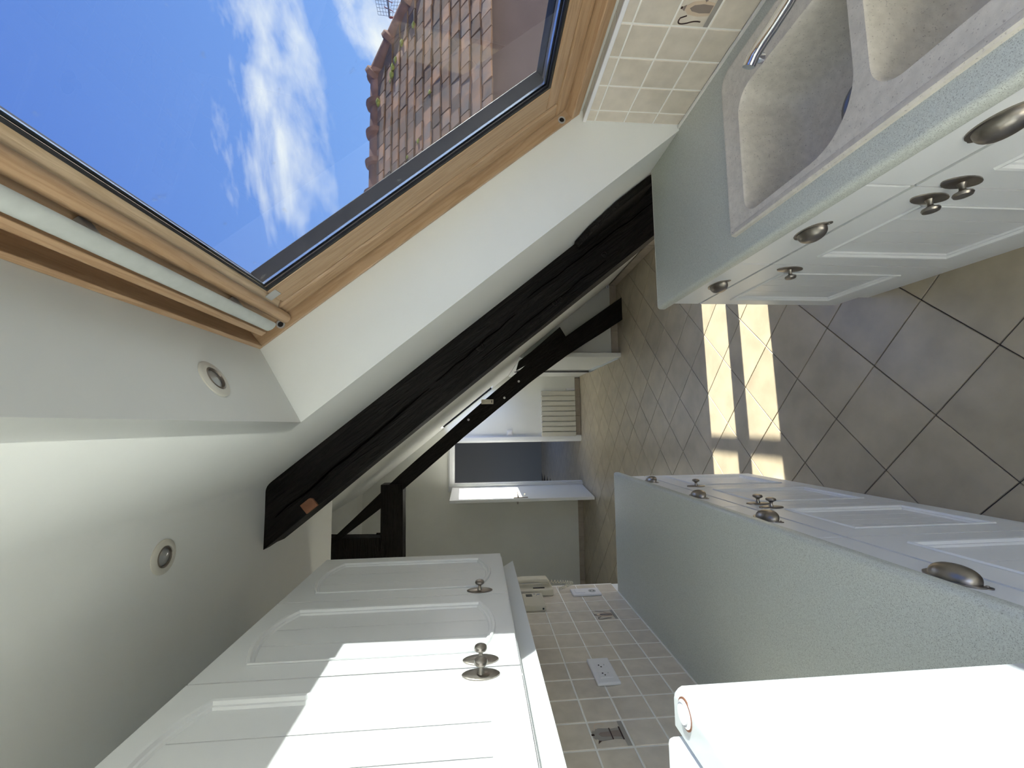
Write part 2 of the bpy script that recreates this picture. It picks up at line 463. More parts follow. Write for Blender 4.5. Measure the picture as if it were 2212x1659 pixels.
slab(hl, W3['s1'], S_FLOOR, W3['y0'], W3['y1'], HDX); slab(hl, -1.6, S_FLOOR, W3['y1'], YB + 0.05, HDX)
hs_ = hl.build('wall_hall_slope', 'hall_plaster'); struct(hs_, 'sloping white attic wall along the hall beyond the first beam', 'wall')

cl = MB()
r0 = sp(S_CEIL, 0, 0).x
# flat ceiling running into the slope through a soft plaster cove
P0 = Vector((r0 - 0.025, 0, ZC)); P1 = Vector((r0, 0, ZC)); P2 = sp(S_CEIL + 0.03, 0, 0)
arc = [Vector((XL - 0.12, 0, ZC))]
for k in range(13):
    t = k / 12; arc.append(P0 * (1-t)**2 + P1 * 2*t*(1-t) + P2 * t*t)
arc += [sp(0.0, 0, 0), sp(0.0, 0, TH), sp(S_CEIL - 0.02, 0, 0.10), Vector((XL - 0.12, 0, ZC + 0.10))]
cl.loft([[Vector((p.x, y, p.z)) for p in arc] for y in (Y_BACK, 0.5, 2.67)])
ce = cl.build('ceiling', 'plaster', None, smooth=True, shade_angle=math.radians(25)); struct(ce, 'flat white kitchen ceiling', 'ceiling')
hd = MB().box((-2.9, 2.60, ZC + 0.09), (0.6, 2.67, 3.45)).build('wall_header', 'hall_plaster'); struct(hd, 'plain wall above the kitchen ceiling edge', 'wall')
hc = MB().box((-2.9, 2.6, 3.35), (0.3, YB + 0.1, 3.45)).build('ceiling_hall', 'hall_plaster'); struct(hc, 'high white ceiling of the hall', 'ceiling')
hn = MB().box((-2.9, 2.295, 0), (XL - 0.119, 2.395, 3.4)).build('wall_hall_near', 'hall_plaster'); struct(hn, 'hall side of the kitchen wall', 'wall')
hw = MB().box((-2.95, 2.3, 0), (-2.8, YB + 0.1, 3.4)).build('wall_hall_left', 'hall_plaster'); struct(hw, 'left wall of the hall', 'wall')
# end wall with the doorway
DX0, DX1, DZ = -0.90, -0.255, 2.0
ew = MB()
ew.box((DX1, YB, 0), (2.0, YB + 0.10, 3.4)).box((-2.9, YB, 0), (DX0, YB + 0.10, 3.4)).box((DX0, YB, DZ), (DX1, YB + 0.10, 3.4))
ewo = ew.build('wall_end', 'hall_plaster'); struct(ewo, 'grey-white end wall of the hall with the doorway', 'wall')
# room beyond the doorway
fr = MB()
fr.box((-3.2, 10.92, 0), (1.0, 11.0, 2.6)).box((-3.25, YB + 0.1, 0), (-3.2, 11, 2.6))
fr.box((0.55, YB + 0.1, 0), (0.6, 8.0, 2.6)).box((0.55, 9.6, 0), (0.6, 11, 2.6)).box((0.55, 8.0, 0), (0.6, 9.6, 0.9)).box((0.55, 8.0, 2.1), (0.6, 9.6, 2.6))  # side opening added out of view to let sky light in
fr.box((-3.2, YB + 0.1, 2.55), (0.6, 11, 2.65))
fro = fr.build('wall_far_room', 'blue_wall'); struct(fro, 'dim blue-grey room beyond the open door', 'wall')
# skirting tiles along the end wall and closet
def skirting(name, x0, x1, y, z1, step, label, dy=-0.010):
    root = MB().box((x0, y + dy * 0.55, 0.0), (x1, y + 0.001, z1 - 0.001)).build(name, 'floor_grout'); struct(root, label, 'baseboard')
    x = x0; n = 0
    me = None
    while x < x1 - 0.02:
        w = min(step, x1 - x) - 0.003
        mb = MB().box((x, y + dy, 0.0015), (x + w, y - 0.001, z1)); mb.build('skirting_tile', 'skirting_tile', root, bevel=0.001, seg=1)
        x += step
    return root
skirting('baseboard_end_left', -2.8, -1.0, YB, 0.082, 0.215, 'brown tile skirting along the end wall left of the door')
skirting('baseboard_end_right', -0.17, 0.74, YB, 0.082, 0.30, 'brown tile skirting under the radiator')
skirting('baseboard_closet', 0.78, 1.62, 4.74, 0.082, 0.29, 'brown tile skirting at the foot of the white closet end')
# skirting along the sloping hall wall
sk = MB().box((1.615, 2.1, 0), (1.63, 4.74, 0.08)).build('baseboard_slope', 'floor_grout'); struct(sk, 'brown tile skirting along the foot of the sloping wall', 'baseboard')
y = 2.1
while y < 4.7:
    MB().box((1.608, y + 0.0015, 0.0015), (1.622, min(y + 0.30, 4.74) - 0.0015, 0.082)).build('skirting_tile', 'skirting_tile', sk, bevel=0.001, seg=1)
    y += 0.30

# ---------------- wall tiles
PT = 0.106
def tile_mesh(name, w, hgt, axis_sign):
    g = 0.0025
    me = bpy.data.meshes.new(name); bm = bmesh.new()
    t = 0.005
    pts = [(0, g, g), (0, w - g, g), (0, w - g, hgt - g), (0, g, hgt - g)]
    vs0 = [bm.verts.new(p) for p in pts]; vs1 = [bm.verts.new((axis_sign * t, p[1], p[2])) for p in pts]
    bm.faces.new(vs1)
    for i in range(4): bm.faces.new((vs0[i], vs0[(i+1) % 4], vs1[(i+1) % 4], vs1[i]))
    bmesh.ops.recalc_face_normals(bm, faces=bm.faces)
    bmesh.ops.bevel(bm, geom=[e for e in bm.edges if all(v in vs1 for v in e.verts)], offset=0.0015, segments=1, affect='EDGES')
    bm.to_mesh(me); bm.free(); me.materials.append(MATS['wall_tile']); return me
_tiles = {}
def tile_at(parent, x, y0, y1, z0, z1, sgn, material='wall_tile'):
    key = (round(y1 - y0, 4), round(z1 - z0, 4), sgn)
    if key not in _tiles: _tiles[key] = tile_mesh('tile', y1 - y0, z1 - z0, sgn)
    return inst('tile', _tiles[key], parent, (x, y0, z0))

bs = MB().box((XL - 0.001, -0.10, 0.9), (XL + 0.0042, 2.394, 1.62)).build('grout_backing', 'tile_grout', wl)
zl = [0.9, 0.9974]
while zl[-1] < 1.6: zl.append(zl[-1] + PT)
cols = [2.1718 - PT * i for i in range(-2, 17)]
left_motif = {}
for i in range(len(cols) - 1):
    ya, yb_ = cols[i + 1], cols[i]
    for j in range(len(zl) - 1):
        if zl[j] > 1.52: continue
        t = tile_at(wl, XL + 0.0005, ya, yb_, zl[j], zl[j + 1], 1)
        left_motif[(i - 2, j)] = t
br = MB().box((XR + 0.0040, -0.1, 0.9), (XR + 0.012, 1.384, 1.2475)).build('grout_backing', 'tile_grout', wr)
zr = [0.9, 0.9983, 1.1043, 1.2103, 1.247]
colr = [1.384, 1.3313] + [1.3313 - PT * m for m in range(1, 13)]
right_motif = {}
for i in range(len(colr) - 1):
    for j in range(4):
        t = tile_at(wr, XR + 0.0075, colr[i + 1], colr[i], zr[j], zr[j + 1], -1)
        right_motif[(i - 1, j)] = t

# tile sill under the skylight with its white corner trim
sill = MB().box((XR - 0.001, SK_Y0, 1.243), (XR + 0.075, SK_Y1, 1.2475)).build('tile_sill', 'tile_grout', wr)
k = 0
for i in range(len(colr) - 1):
    MB().box((XR + 0.0065, colr[i+1] + 0.0015, 1.2475), (XR + 0.07, colr[i] - 0.0015, 1.2525)).build('tile', 'wall_tile', wr)
trm = MB().box((XR - 0.002, SK_Y0, 1.2415), (XR + 0.006, SK_Y1 - 0.001, 1.2545)).build('trim_1', 'plastic_white', None, bevel=0.002); struct(trm, 'thin white corner trim on top of the sink tiles', 'trim')

# printed pictures on three tiles (flat prints, a hair proud)
def decal(tile, y0, z0, w, sgn, x, pts, material, name='print'):
    """pts in tile units: u to the viewer's right, v up"""
    P = []
    for (u, v) in pts:
        yy = (y0 + w * u) if sgn > 0 else (y0 + w * (1 - u))
        P.append(Vector((x + sgn * 0.0004, yy, z0 + w * v)))
    mb = MB().prism(P, (sgn * 0.0003, 0, 0))
    o = mb.build(name, material); o.parent = tile; o.matrix_parent_inverse = Matrix.Translation(-wloc(tile))
    return o
def stroke(pts, w):
    L, R_ = [], []
    for k in range(len(pts)):
        a = Vector(pts[max(0, k-1)]); b = Vector(pts[min(len(pts)-1, k+1)])
        t = (b - a).normalized(); n = Vector((-t.y, t.x)); p = Vector(pts[k])
        L.append(p + n * w / 2); R_.append(p - n * w / 2)
    return [tuple(p) for p in L + R_[::-1]]
def bez(a, b, c, n=8): return [tuple(Vector(a)*(1-t)**2 + Vector(b)*2*t*(1-t) + Vector(c)*t*t) for t in [i/n for i in range(n+1)]]
# on the left wall the viewer's right is +y (far); on the right wall it is -y
def pot_print(tile, y0, z0, sgn, x, style):
    dz = 0.0
    D = lambda pts, m_, lift=0: decal(tile, y0, z0, PT, sgn, x + sgn * 0.0003 * lift, pts, m_)
    D([(0.04, 0.04), (0.96, 0.04), (0.96, 0.16), (0.04, 0.16)], 'tile_print_grey')
    if style == 'coffee':
        D([(0.28, 0.17), (0.72, 0.17), (0.68, 0.45), (0.32, 0.45)], 'tile_print_grey', 1)
        D([(0.36, 0.18), (0.62, 0.18), (0.60, 0.44), (0.40, 0.44)], 'tile_print_mid', 2)
        D([(0.30, 0.47), (0.70, 0.47), (0.74, 0.80), (0.62, 0.90), (0.36, 0.90), (0.26, 0.80)], 'tile_print_grey', 1)
        D([(0.40, 0.49), (0.58, 0.49), (0.57, 0.74), (0.50, 0.80), (0.42, 0.74)], 'tile_print_mid', 2)
        D([(0.26, 0.165), (0.74, 0.165), (0.74, 0.20), (0.26, 0.20)], 'tile_print_dark', 3)
        D([(0.29, 0.445), (0.71, 0.445), (0.71, 0.48), (0.29, 0.48)], 'tile_print_dark', 3)
        D([(0.30, 0.905), (0.68, 0.905), (0.60, 0.965), (0.38, 0.965)], 'tile_print_grey', 2)
        D([(0.26, 0.78), (0.16, 0.90), (0.28, 0.86)], 'tile_print_dark', 3)
        D([(0.46, 0.92), (0.52, 0.92), (0.52, 1.0), (0.46, 1.0)], 'tile_print_dark', 3)
        D(stroke([(0.72, 0.78)] + bez((0.74, 0.86), (1.0, 0.80), (0.86, 0.55)), 0.03), 'tile_print_light', 2)
    else:
        D([(0.34, 0.17), (0.66, 0.17), (0.70, 0.45), (0.66, 0.72), (0.56, 0.84), (0.44, 0.84), (0.34, 0.72), (0.30, 0.45)], 'tile_print_light', 1)
        D([(0.41, 0.19), (0.60, 0.19), (0.62, 0.45), (0.58, 0.66), (0.50, 0.74), (0.43, 0.66), (0.39, 0.45)], 'tile_print_mid', 2)
        D([(0.42, 0.85), (0.58, 0.85), (0.54, 0.91), (0.46, 0.91)], 'tile_print_mid', 2)
        D([(0.47, 0.92), (0.53, 0.92), (0.53, 0.97), (0.47, 0.97)], 'tile_print_dark', 2)
        hx = 0.30
        D(stroke([(0.31, 0.72)] + bez((0.24, 0.86), (0.02, 0.92), (0.12, 0.62)) + bez((0.13, 0.60), (0.20, 0.45), (0.17, 0.30)), 0.035), 'tile_print_dark', 2)
        D(stroke([(0.69, 0.40)] + bez((0.78, 0.48), (0.84, 0.62), (0.90, 0.84)), 0.06), 'tile_print_mid', 1)
pot_print(left_motif[(1, 1)], 2.1718 - 2 * PT, zl[1], 1, XL + 0.0055, 'kettle')
pot_print(left_motif[(8, 3)], 2.1718 - 9 * PT, zl[3], 1, XL + 0.0055, 'coffee')
pot_print(right_motif[(3, 1)], 1.3313 - 4 * PT, zr[1], -1, XR + 0.0025, 'kettle')

# ---------------- skylight
GY0, GY1 = 0.215, 1.205           # clear glass
w1 = empty('window_1', sp(0.7, 0.7, 0.3)); struct(w1, 'pine roof window with open view of sky and tiled roof', 'window')
def s_bar(name, s0, s1, o0, o1, y0, y1, m_, bevel=0.003, parent=w1):
    mb = MB().prism([sp(s0, y0, o0), sp(s1, y0, o0), sp(s1, y0, o1), sp(s0, y0, o1)], (0, y1 - y0, 0))
    return mb.build(name, m_, parent, bevel=bevel, seg=2)
YO0, YO1 = SK_Y0 + 0.001, SK_Y1 - 0.001
# fixed frame
s_bar('frame_head', 0.042, 0.055, 0.262, 0.36, YO0, YO1, 'pine_along_y', 0.002)
s_bar('frame_rebate', 0.055, 0.104, 0.322, 0.345, YO0 + 0.012, YO1 - 0.012, 'pine_along_y', 0.001)
s_bar('flap_edge', 0.082, 0.100, 0.272, 0.288, YO0 + 0.02, YO1 - 0.045, 'pine_along_y', 0.002)
s_bar('frame_sill', 1.352, 1.392, 0.262, 0.36, YO0, YO1, 'pine_along_y')
for ya, yb_ in ((YO1 - 0.012, YO1), (YO0, YO0 + 0.012)):
    s_bar('frame_side', 0.055, 1.352, 0.262, 0.36, ya, yb_, 'pine_along_slope', 0.002)
# sash: outer band, then the inner band next to the glass
yo1 = YO1 - 0.018; yo0 = YO0 + 0.018
s_bar('sash_head', 0.104, 0.170, 0.296, 0.345, yo0, yo1, 'pine_along_y')
s_bar('sash_sill', 1.300, 1.350, 0.296, 0.345, yo0, yo1, 'pine_along_y', 0.005)
for ya, yb_ in ((GY1 + 0.100, yo1), (yo0, GY0 - 0.100)):
    s_bar('sash_side', 0.170, 1.300, 0.296, 0.345, ya, yb_, 'pine_along_slope', 0.006)
mbh = MB().prism([sp(0.174, GY0 - 0.09, 0.288), sp(0.203, GY0 - 0.09, 0.308), sp(0.203, GY0 - 0.09, 0.345), sp(0.174, GY0 - 0.09, 0.345)], (0, GY1 - GY0 + 0.18, 0))
mbh.build('sash_bead_head', 'pine_pale', w1)
s_bar('sash_bead_sill', 1.249, 1.295, 0.298, 0.345, GY0 - 0.09, GY1 + 0.09, 'pine_along_y', 0.002)
for ya, yb_ in ((GY1, GY1 + 0.094), (GY0 - 0.094, GY0)):
    s_bar('sash_bead_side', 0.203, 1.249, 0.300, 0.345, ya, yb_, 'pine_along_slope', 0.002)
# rounded moulding above the pull bar
mb = MB().tube([sp(0.168, yo0 + 0.02, 0.284), sp(0.168, yo1 - 0.01, 0.284)], 0.017, 14)
mb.build('round_moulding', 'pine_along_y', w1, smooth=True)
# gasket, spacer and glass
for nm, e, w_, o0, o1, m_ in (('gasket', 0.0, 0.010, 0.302, 0.309, 'black_rubber'), ('spacer', 0.010, 0.022, 0.312, 0.318, 'aluminium')):
    s_bar(nm, 0.203 + e * 0.4, 0.203 + w_ * 0.45, o0, o1, GY0 + e, GY1 - e, m_, 0)
    s_bar(nm, 1.249 - w_, 1.249 - e, o0, o1, GY0 + e, GY1 - e, m_, 0)
    s_bar(nm, 0.203 + w_ * 0.45, 1.249 - w_, o0, o1, GY1 - w_, GY1 - e, m_, 0)
    s_bar(nm, 0.203 + w_ * 0.45, 1.249 - w_, o0, o1, GY0 + e, GY0 + w_, m_, 0)
s_bar('pane', 0.19, 1.26, 0.3095, 0.3115, GY0 - 0.008, GY1 + 0.008, 'dimming_glass', 0)
# outer dark cladding
s_bar('cladding', 0.03, 0.200, 0.346, 0.372, YO0, YO1, 'flashing_brown', 0.003)
s_bar('cladding', 1.249, 1.42, 0.346, 0.372, YO0, YO1, 'flashing_brown', 0.003)
for ya, yb_ in ((GY1 - 0.004, YO1 + 0.06), (YO0 - 0.06, GY0 + 0.004)):
    s_bar('cladding', 0.200, 1.249, 0.320, 0.372, ya, yb_, 'flashing_brown', 0.003)
# grey ventilation pull bar
ring_ = lambda y: [sp(0.138 + 0.017 * math.cos(q), y, 0.243 + 0.009 * math.sin(q)) for q in [2*math.pi*i/16 for i in range(16)]]
mb = MB().loft([ring_(yo0 + 0.10), ring_(1.262)])
bar = mb.build('pull_bar', 'vent_bar_grey', w1, smooth=True); bar['label'] = 'grey ventilation pull bar'
for yy in (0.30, 0.70, 1.12):
    s_bar('bar_bracket', 0.132, 0.146, 0.250, 0.292, yy - 0.012, yy + 0.012, 'plastic_grey', 0.002)
# grey end plate and bushings
mb = MB().prism([sp(0.172, 1.238, 0.2995), sp(0.186, 1.25, 0.2995), sp(0.222, 1.25, 0.2995), sp(0.222, 1.215, 0.2995), sp(0.184, 1.215, 0.2995)], N_ * -0.002)
mb.build('cover_plate', 'plastic_grey', w1)
for s_, off in ((0.142, 0.282), (1.30, 0.285)):
    yy = YO1 - 0.012
    c = sp(s_, yy, off)
    if s_ > 1: c = sp(1.318, YO1 - 0.012, 0.278)
    b_ = MB().lathe(c, (0, -1, 0), [(0.013, -0.001), (0.013, 0.003), (0.009, 0.003), (0.0085, -0.004)], 18).build('bushing', 'plastic_grey', w1, smooth=True)
    MB().lathe(c, (0, -1, 0), [(0.0085, 0.0), (0.0085, 0.0012)], 18).build('bushing_hole', 'black_rubber', b_)

# ---------------- unseen roof windows: two inferred from sun patches, two added to brighten the rooms
def small_window(name, label, s0, s1, y0, y1, vbars, hbars, HDX=HDX, fm='plaster'):
    o0, o1 = 0.0, TH
    root = empty(name, sp((s0 + s1) / 2, (y0 + y1) / 2, 0) + Vector((HDX, 0, 0))); struct(root, label, 'window')
    def bar(nm, a, b, c, d, m_=fm, p0=o0 + 0.001, p1=o1 + 0.02):
        mb = MB().prism([sp(a, c, p0) + Vector((HDX, 0, 0)), sp(b, c, p0) + Vector((HDX, 0, 0)), sp(b, c, p1) + Vector((HDX, 0, 0)), sp(a, c, p1) + Vector((HDX, 0, 0))], (0, d - c, 0))
        return mb.build(nm, m_, root)
    f = 0.035
    bar('frame_head', s0 - f, s0, y0 - f, y1 + f); bar('frame_sill', s1, s1 + f, y0 - f, y1 + f)
    bar('frame_side', s0, s1, y0 - f, y0); bar('frame_side', s0, s1, y1, y1 + f)
    for a, b in vbars: bar('glazing_bar', s0, s1, a, b, p0=0.01, p1=0.035)
    for a in hbars: bar('glazing_bar', a - 0.012, a + 0.012, y0, y1, p0=0.012, p1=0.033)
    bar('pane', s0, s1, y0, y1, 'pane_glass', 0.022, 0.024)
small_window('window_2', 'low roof window behind the sink cupboards letting sun onto the floor', w2s0, w2s1, W2['y0'], W2['y1'], [(2.51, 2.64)], [s_at_z(0.395)])
small_window('window_3', 'roof window near the end of the hall above the closet', W3['s0'], W3['s1'], W3['y0'], W3['y1'], [], [])
small_window('added_window_4', 'added unseen roof window behind the viewer to brighten the kitchen', W4['s0'], W4['s1'], W4['y0'], W4['y1'], [(-1.10, -1.02), (-1.96, -1.88)], [], HDX=0.0, fm='pine_along_slope')
small_window('added_window_5', 'added roof window hidden behind the near rafter beam to light the hall', W5['s0'], W5['s1'], W5['y0'], W5['y1'], [], [])

# ---------------- door at the end of the hall
dr = empty('door_1', (DX0, YB, 0)); struct(dr, 'white door standing open into the hall, sun on its upper half', 'door')
for x0, x1 in ((DX1, DX1 + 0.082), (DX0 - 0.10, DX0)):
    MB().box((x0, YB - 0.022, 0), (x1, YB + 0.0, DZ + 0.075)).box((x0 + 0.012, YB - 0.030, 0), (x1 - 0.012, YB - 0.021, DZ + 0.06)).build('door_frame_side', 'door_paint', dr, bevel=0.003)
MB().box((DX0, YB - 0.022, DZ), (DX1, YB, DZ + 0.075)).box((DX0, YB - 0.030, DZ + 0.012), (DX1, YB - 0.021, DZ + 0.06)).build('door_frame_head', 'door_paint', dr, bevel=0.003)
for x0, x1 in ((DX1 - 0.015, DX1), (DX0, DX0 + 0.015)):
    MB().box((x0, YB, 0), (x1, YB + 0.10, DZ)).build('door_jamb', 'door_paint', dr)
MB().box((DX0 + 0.015, YB, DZ - 0.015), (DX1 - 0.015, YB + 0.10, DZ)).build('door_jamb', 'door_paint', dr)
hg = Vector((-0.935, 6.60, 0)); fe = Vector((-1.012, 5.915, 0)); dv = (fe - hg).normalized(); nv = Vector((-dv.y, dv.x, 0))
if nv.x > 0: nv = -nv
q0, q1 = hg, fe
leaf = MB().prism([q0 + Vector((0, 0, 0.012)), q1 + Vector((0, 0, 0.012)), q1 + nv * 0.04 + Vector((0, 0, 0.012)), q0 + nv * 0.04 + Vector((0, 0, 0.012))], (0, 0, 2.005)).build('door_leaf', 'door_paint', dr, bevel=0.002)
hc_ = fe - dv * 0.055
for sgn in (1, -1):
    base = hc_ + (nv * 0.04 if sgn < 0 else Vector((0, 0, 0)))
    out = nv * (-sgn if sgn > 0 else 1)
    out = -nv if sgn > 0 else nv
    MB().prism([base + dv * 0.018 + Vector((0, 0, 0.94)), base - dv * 0.018 + Vector((0, 0, 0.94)), base - dv * 0.018 + Vector((0, 0, 1.14)), base + dv * 0.018 + Vector((0, 0, 1.14))], out * 0.006).build('handle_plate', 'pewter', leaf, bevel=0.002)
    MB().tube([base + Vector((0, 0, 1.08)), base + out * 0.045 + Vector((0, 0, 1.08)), base + out * 0.05 - dv * 0.02 + Vector((0, 0, 1.08)), base + out * 0.05 - dv * 0.11 + Vector((0, 0, 1.078))], 0.008, 10).build('lever_handle', 'pewter', leaf, smooth=True)
key = MB().tube([hc_ - nv * 0.0 + Vector((0, 0, 0.985)), hc_ - nv * 0.04 + Vector((0, 0, 0.985))], 0.003, 8); key.lathe(hc_ - nv * 0.05 + Vector((0, 0, 0.985)), dv, [(0.011, -0.002), (0.013, 0), (0.011, 0.002)], 14)
key.build('key', 'chrome', leaf, smooth=True)
st = MB().lathe((-1.075, YB - 0.0, 0.21), (0, -1, 0), [(0.022, 0), (0.022, 0.02), (0.012, 0.024), (0.010, 0.034)], 14).build('door_stop', 'pewter', None, smooth=True); tag(st, 'small round door stop on the end wall beside the open door', 'door stop')

# ---------------- built-in closet under the slope
ct = empty('sliding_closet', (0.76, 5.65, 0)); tag(ct, 'white built-in closet with sliding doors under the sloping wall', 'closet')
HS = 1.777 + HDX
def zs(x): return (HS - x) * 1.2411
MB().prism([Vector((0.765, 4.74, 0)), Vector((HS + 0.02, 4.74, 0)), Vector((0.765, 4.74, zs(0.765) + 0.02))], (0, 0.05, 0)).build('end_panel', 'closet_paint', ct)
MB().box((0.752, 4.655, 0), (0.80, 4.742, 1.10)).build('corner_post', 'closet_paint', ct, bevel=0.002)
MB().box((0.756, 4.742, 0.02), (0.776, 5.37, 1.08)).build('sliding_door', 'closet_paint', ct, bevel=0.002)
MB().box((0.775, 5.36, 0.02), (0.795, 5.99, 1.08)).build('sliding_door', 'closet_paint', ct, bevel=0.002)
MB().box((0.756, 6.01, 0), (0.78, YB, 1.10)).build('side_panel', 'closet_paint', ct, bevel=0.002)
MB().box((0.744, 5.992, 0.0), (0.756, 6.012, 1.10)).build('gap_shade_strip', 'black_rubber', ct)  # black strip put in as the shade of the gap beside the door
MB().box((0.742, 4.742, 0), (0.80, 6.012, 0.018)).build('track', 'aluminium', ct)
MB().box((0.755, 4.742, 1.08), (0.80, YB, 1.14)).build('head_rail', 'closet_paint', ct)
MB().box((0.80, 4.79, 0.01), (0.81, YB, 1.08)).build('back_panel', 'black_rubber', ct)
so = MB().box((1.575, 4.728, 0.085), (1.61, 4.741, 0.12)); so_o = empty('low_socket', (1.592, 4.735, 0.1)); tag(so_o, 'tiny white socket low on the closet end by the sloping wall', 'socket')
so.build('plate', 'plastic_white', so_o, bevel=0.002)
for dx in (-0.007, 0.007): MB().lathe((1.592 + dx, 4.728, 0.102), (0, -1, 0), [(0.004, -0.001), (0.004, 0.0008)], 10).build('socket_hole', 'black_rubber', so_o)

# ================================================================== TIMBERS
def beam_poly(mb, top, bot, y0, y1, amp, seed, sub=5):
    """bowed beam given by its upper and lower edge in the x-z plane"""
    def res(pl, n):
        out = []
        L = [0]
        for a, b in zip(pl, pl[1:]): L.append(L[-1] + (Vector(b) - Vector(a)).length)
        for k in range(n + 1):
            d = L[-1] * k / n
            i = max(j for j in range(len(pl) - 1) if L[j] <= d + 1e-9)
            t = (d - L[i]) / (L[i+1] - L[i]); out.append(Vector(pl[i]).lerp(Vector(pl[i+1]), t))
        return out
    n = 40; A = res(top, n); B = res(bot, n); rings = []
    for k in range(n + 1):
        r = []
        for i, (fy, fz) in enumerate(((0, 0), (0, .33), (0, .66), (0, 1), (.5, 1), (1, 1), (1, .5), (1, 0), (.5, 0))):
            p = A[k].lerp(B[k], fz); nz = noise.noise(Vector((k * 0.35 + seed, i * 3.7, seed))) * amp
            d = (B[k] - A[k]).normalized() * nz * (1 if fz > 0.5 else -1)
            r.append(Vector((p.x + d.x, y0 + (y1 - y0) * fy + nz * (1 if fy > 0.5 else -1), p.y + d.y)))
        rings.append(r)
    mb.loft(rings)
def beam_loft(mb, p0, p1, e1, e2, w1_, w2_, nseg=26, amp=0.006, seed=0):
    """rough-hewn beam from p0 to p1; e1/e2 are the cross-section axes, corner at p"""
    rings = []
    p0 = Vector(p0); p1 = Vector(p1); e1 = Vector(e1); e2 = Vector(e2)
    base = [(0, 0), (0.35, 0), (0.7, 0), (1, 0), (1, 0.5), (1, 1), (0.65, 1), (0.3, 1), (0, 1), (0, 0.5)]
    for k in range(nseg + 1):
        t = k / nseg; p = p0.lerp(p1, t); r = []
        for i, (a, b) in enumerate(base):
            q = p + e1 * (w1_ * a) + e2 * (w2_ * b)
            nz = noise.noise(Vector((t * 9 + seed, i * 3.7, seed * 1.3))) * amp
            cx, cy = a - 0.5, b - 0.5
            r.append(q + (e1 * cx + e2 * cy) * 2 * nz)
        rings.append(r)
    mb.loft(rings)
b1 = empty('rafter_beam', (1.3, 1.95, 0)); tag(b1, 'thick black hand-hewn rafter beam nearest the skylight recess', 'beam')
# face y = 1.85, top edge on the slope
top0 = sp(S_CEIL - 0.42, 1.85, 0.02); bot0 = sp(S_FLOOR - 0.0, 1.85, 0.02)
mb = MB(); beam_loft(mb, top0, bot0, (0, 1, 0), -N_, 0.19, 0.219, 40, 0.006, 3.1)
mb.build('timber', 'dark_timber', b1, smooth=True, shade_angle=math.radians(50))
# dark packing piece near the foot, against the slope
mb = MB().prism([sp(1.27, 1.80, -0.002), sp(1.32, 1.72, -0.004), sp(1.46, 1.66, -0.004), sp(1.66, 1.66, -0.004), sp(1.66, 1.852, -0.004), sp(1.28, 1.852, -0.004)], N_ * -0.03)
mb.build('packing_piece', 'dark_timber', b1)
for (x, z, r) in ((0.344, 1.619, 0.020), (0.545, 1.281, 0.013), (0.560, 1.256, 0.012), (0.776, 1.044, 0.014)):
    MB().lathe((x, 1.849, z), (0, -1, 0), [(r, -0.004), (r, 0.004), (r * 0.72, 0.006), (r * 0.65, 0.001), (r * 0.3, 0.003)], 14).build('peg', 'dark_timber', b1, smooth=True)
def on_face(s_, off, y): 
    p = sp(s_, 0, off); return Vector((p.x, y, p.z))
for (sa, sb, oa, ob_, wd, sd) in ((-0.45, 0.36, -0.125, -0.105, 0.0045, 1.0), (0.40, 0.86, -0.10, -0.085, 0.0035, 2.0), (0.95, 1.75, -0.06, -0.075, 0.0025, 3.0), (0.62, 1.35, -0.145, -0.15, 0.002, 4.0)):
    L_, R__ = [], []
    for k in range(25):
        t = k / 24; s_ = sa + (sb - sa) * t; o_ = oa + (ob_ - oa) * t + 0.008 * noise.noise(Vector((t * 7, sd, 0)))
        w__ = wd * (0.25 + 0.75 * math.sin(math.pi * t) ** 0.7) * (0.7 + 0.6 * abs(noise.noise(Vector((t * 15, sd, 3)))))
        L_.append(on_face(s_, o_ + w__, 1.8425)); R__.append(on_face(s_, o_ - w__, 1.8425))
    mb = MB()
    for k in range(24): mb.prism([L_[k], L_[k+1], R__[k+1], R__[k]], (0, 0.012, 0))
    mb.build('crack', 'crack_black', b1)
tb = MB(); ee = D_ * 0.026
c = Vector((-0.318, 1.842, 2.325))
tb.prism([c - D_ * 0.028 - N_ * 0.024, c + D_ * 0.028 - N_ * 0.024, c + D_ * 0.028 + N_ * 0.012, c + D_ * 0.018 + N_ * 0.022, c - D_ * 0.028 + N_ * 0.022], (0, 0.02, 0))
tbo = tb.build('terracotta_clip', 'terracotta', None, bevel=0.003); tag(tbo, 'small reddish-brown block fixed on the lower edge of the near beam', 'block')

tr = empty('roof_truss', (0.0, 4.65, 0)); tag(tr, 'black roof truss standing farther down the hall', 'roof truss')
mb = MB()
beam_poly(mb, [(1.418, 0.0), (0.969, 0.65), (0.707, 1.029), (0.283, 1.54), (-0.506, 2.447), (-1.097, 3.073), (-1.30, 3.30)],
          [(1.163, 0.0), (0.772, 0.618), (0.476, 1.033), (-0.134, 1.79), (-0.652, 2.40), (-0.844, 2.635), (-1.128, 3.019), (-1.40, 3.35)], 4.565, 4.73, 0.004, 9.2)
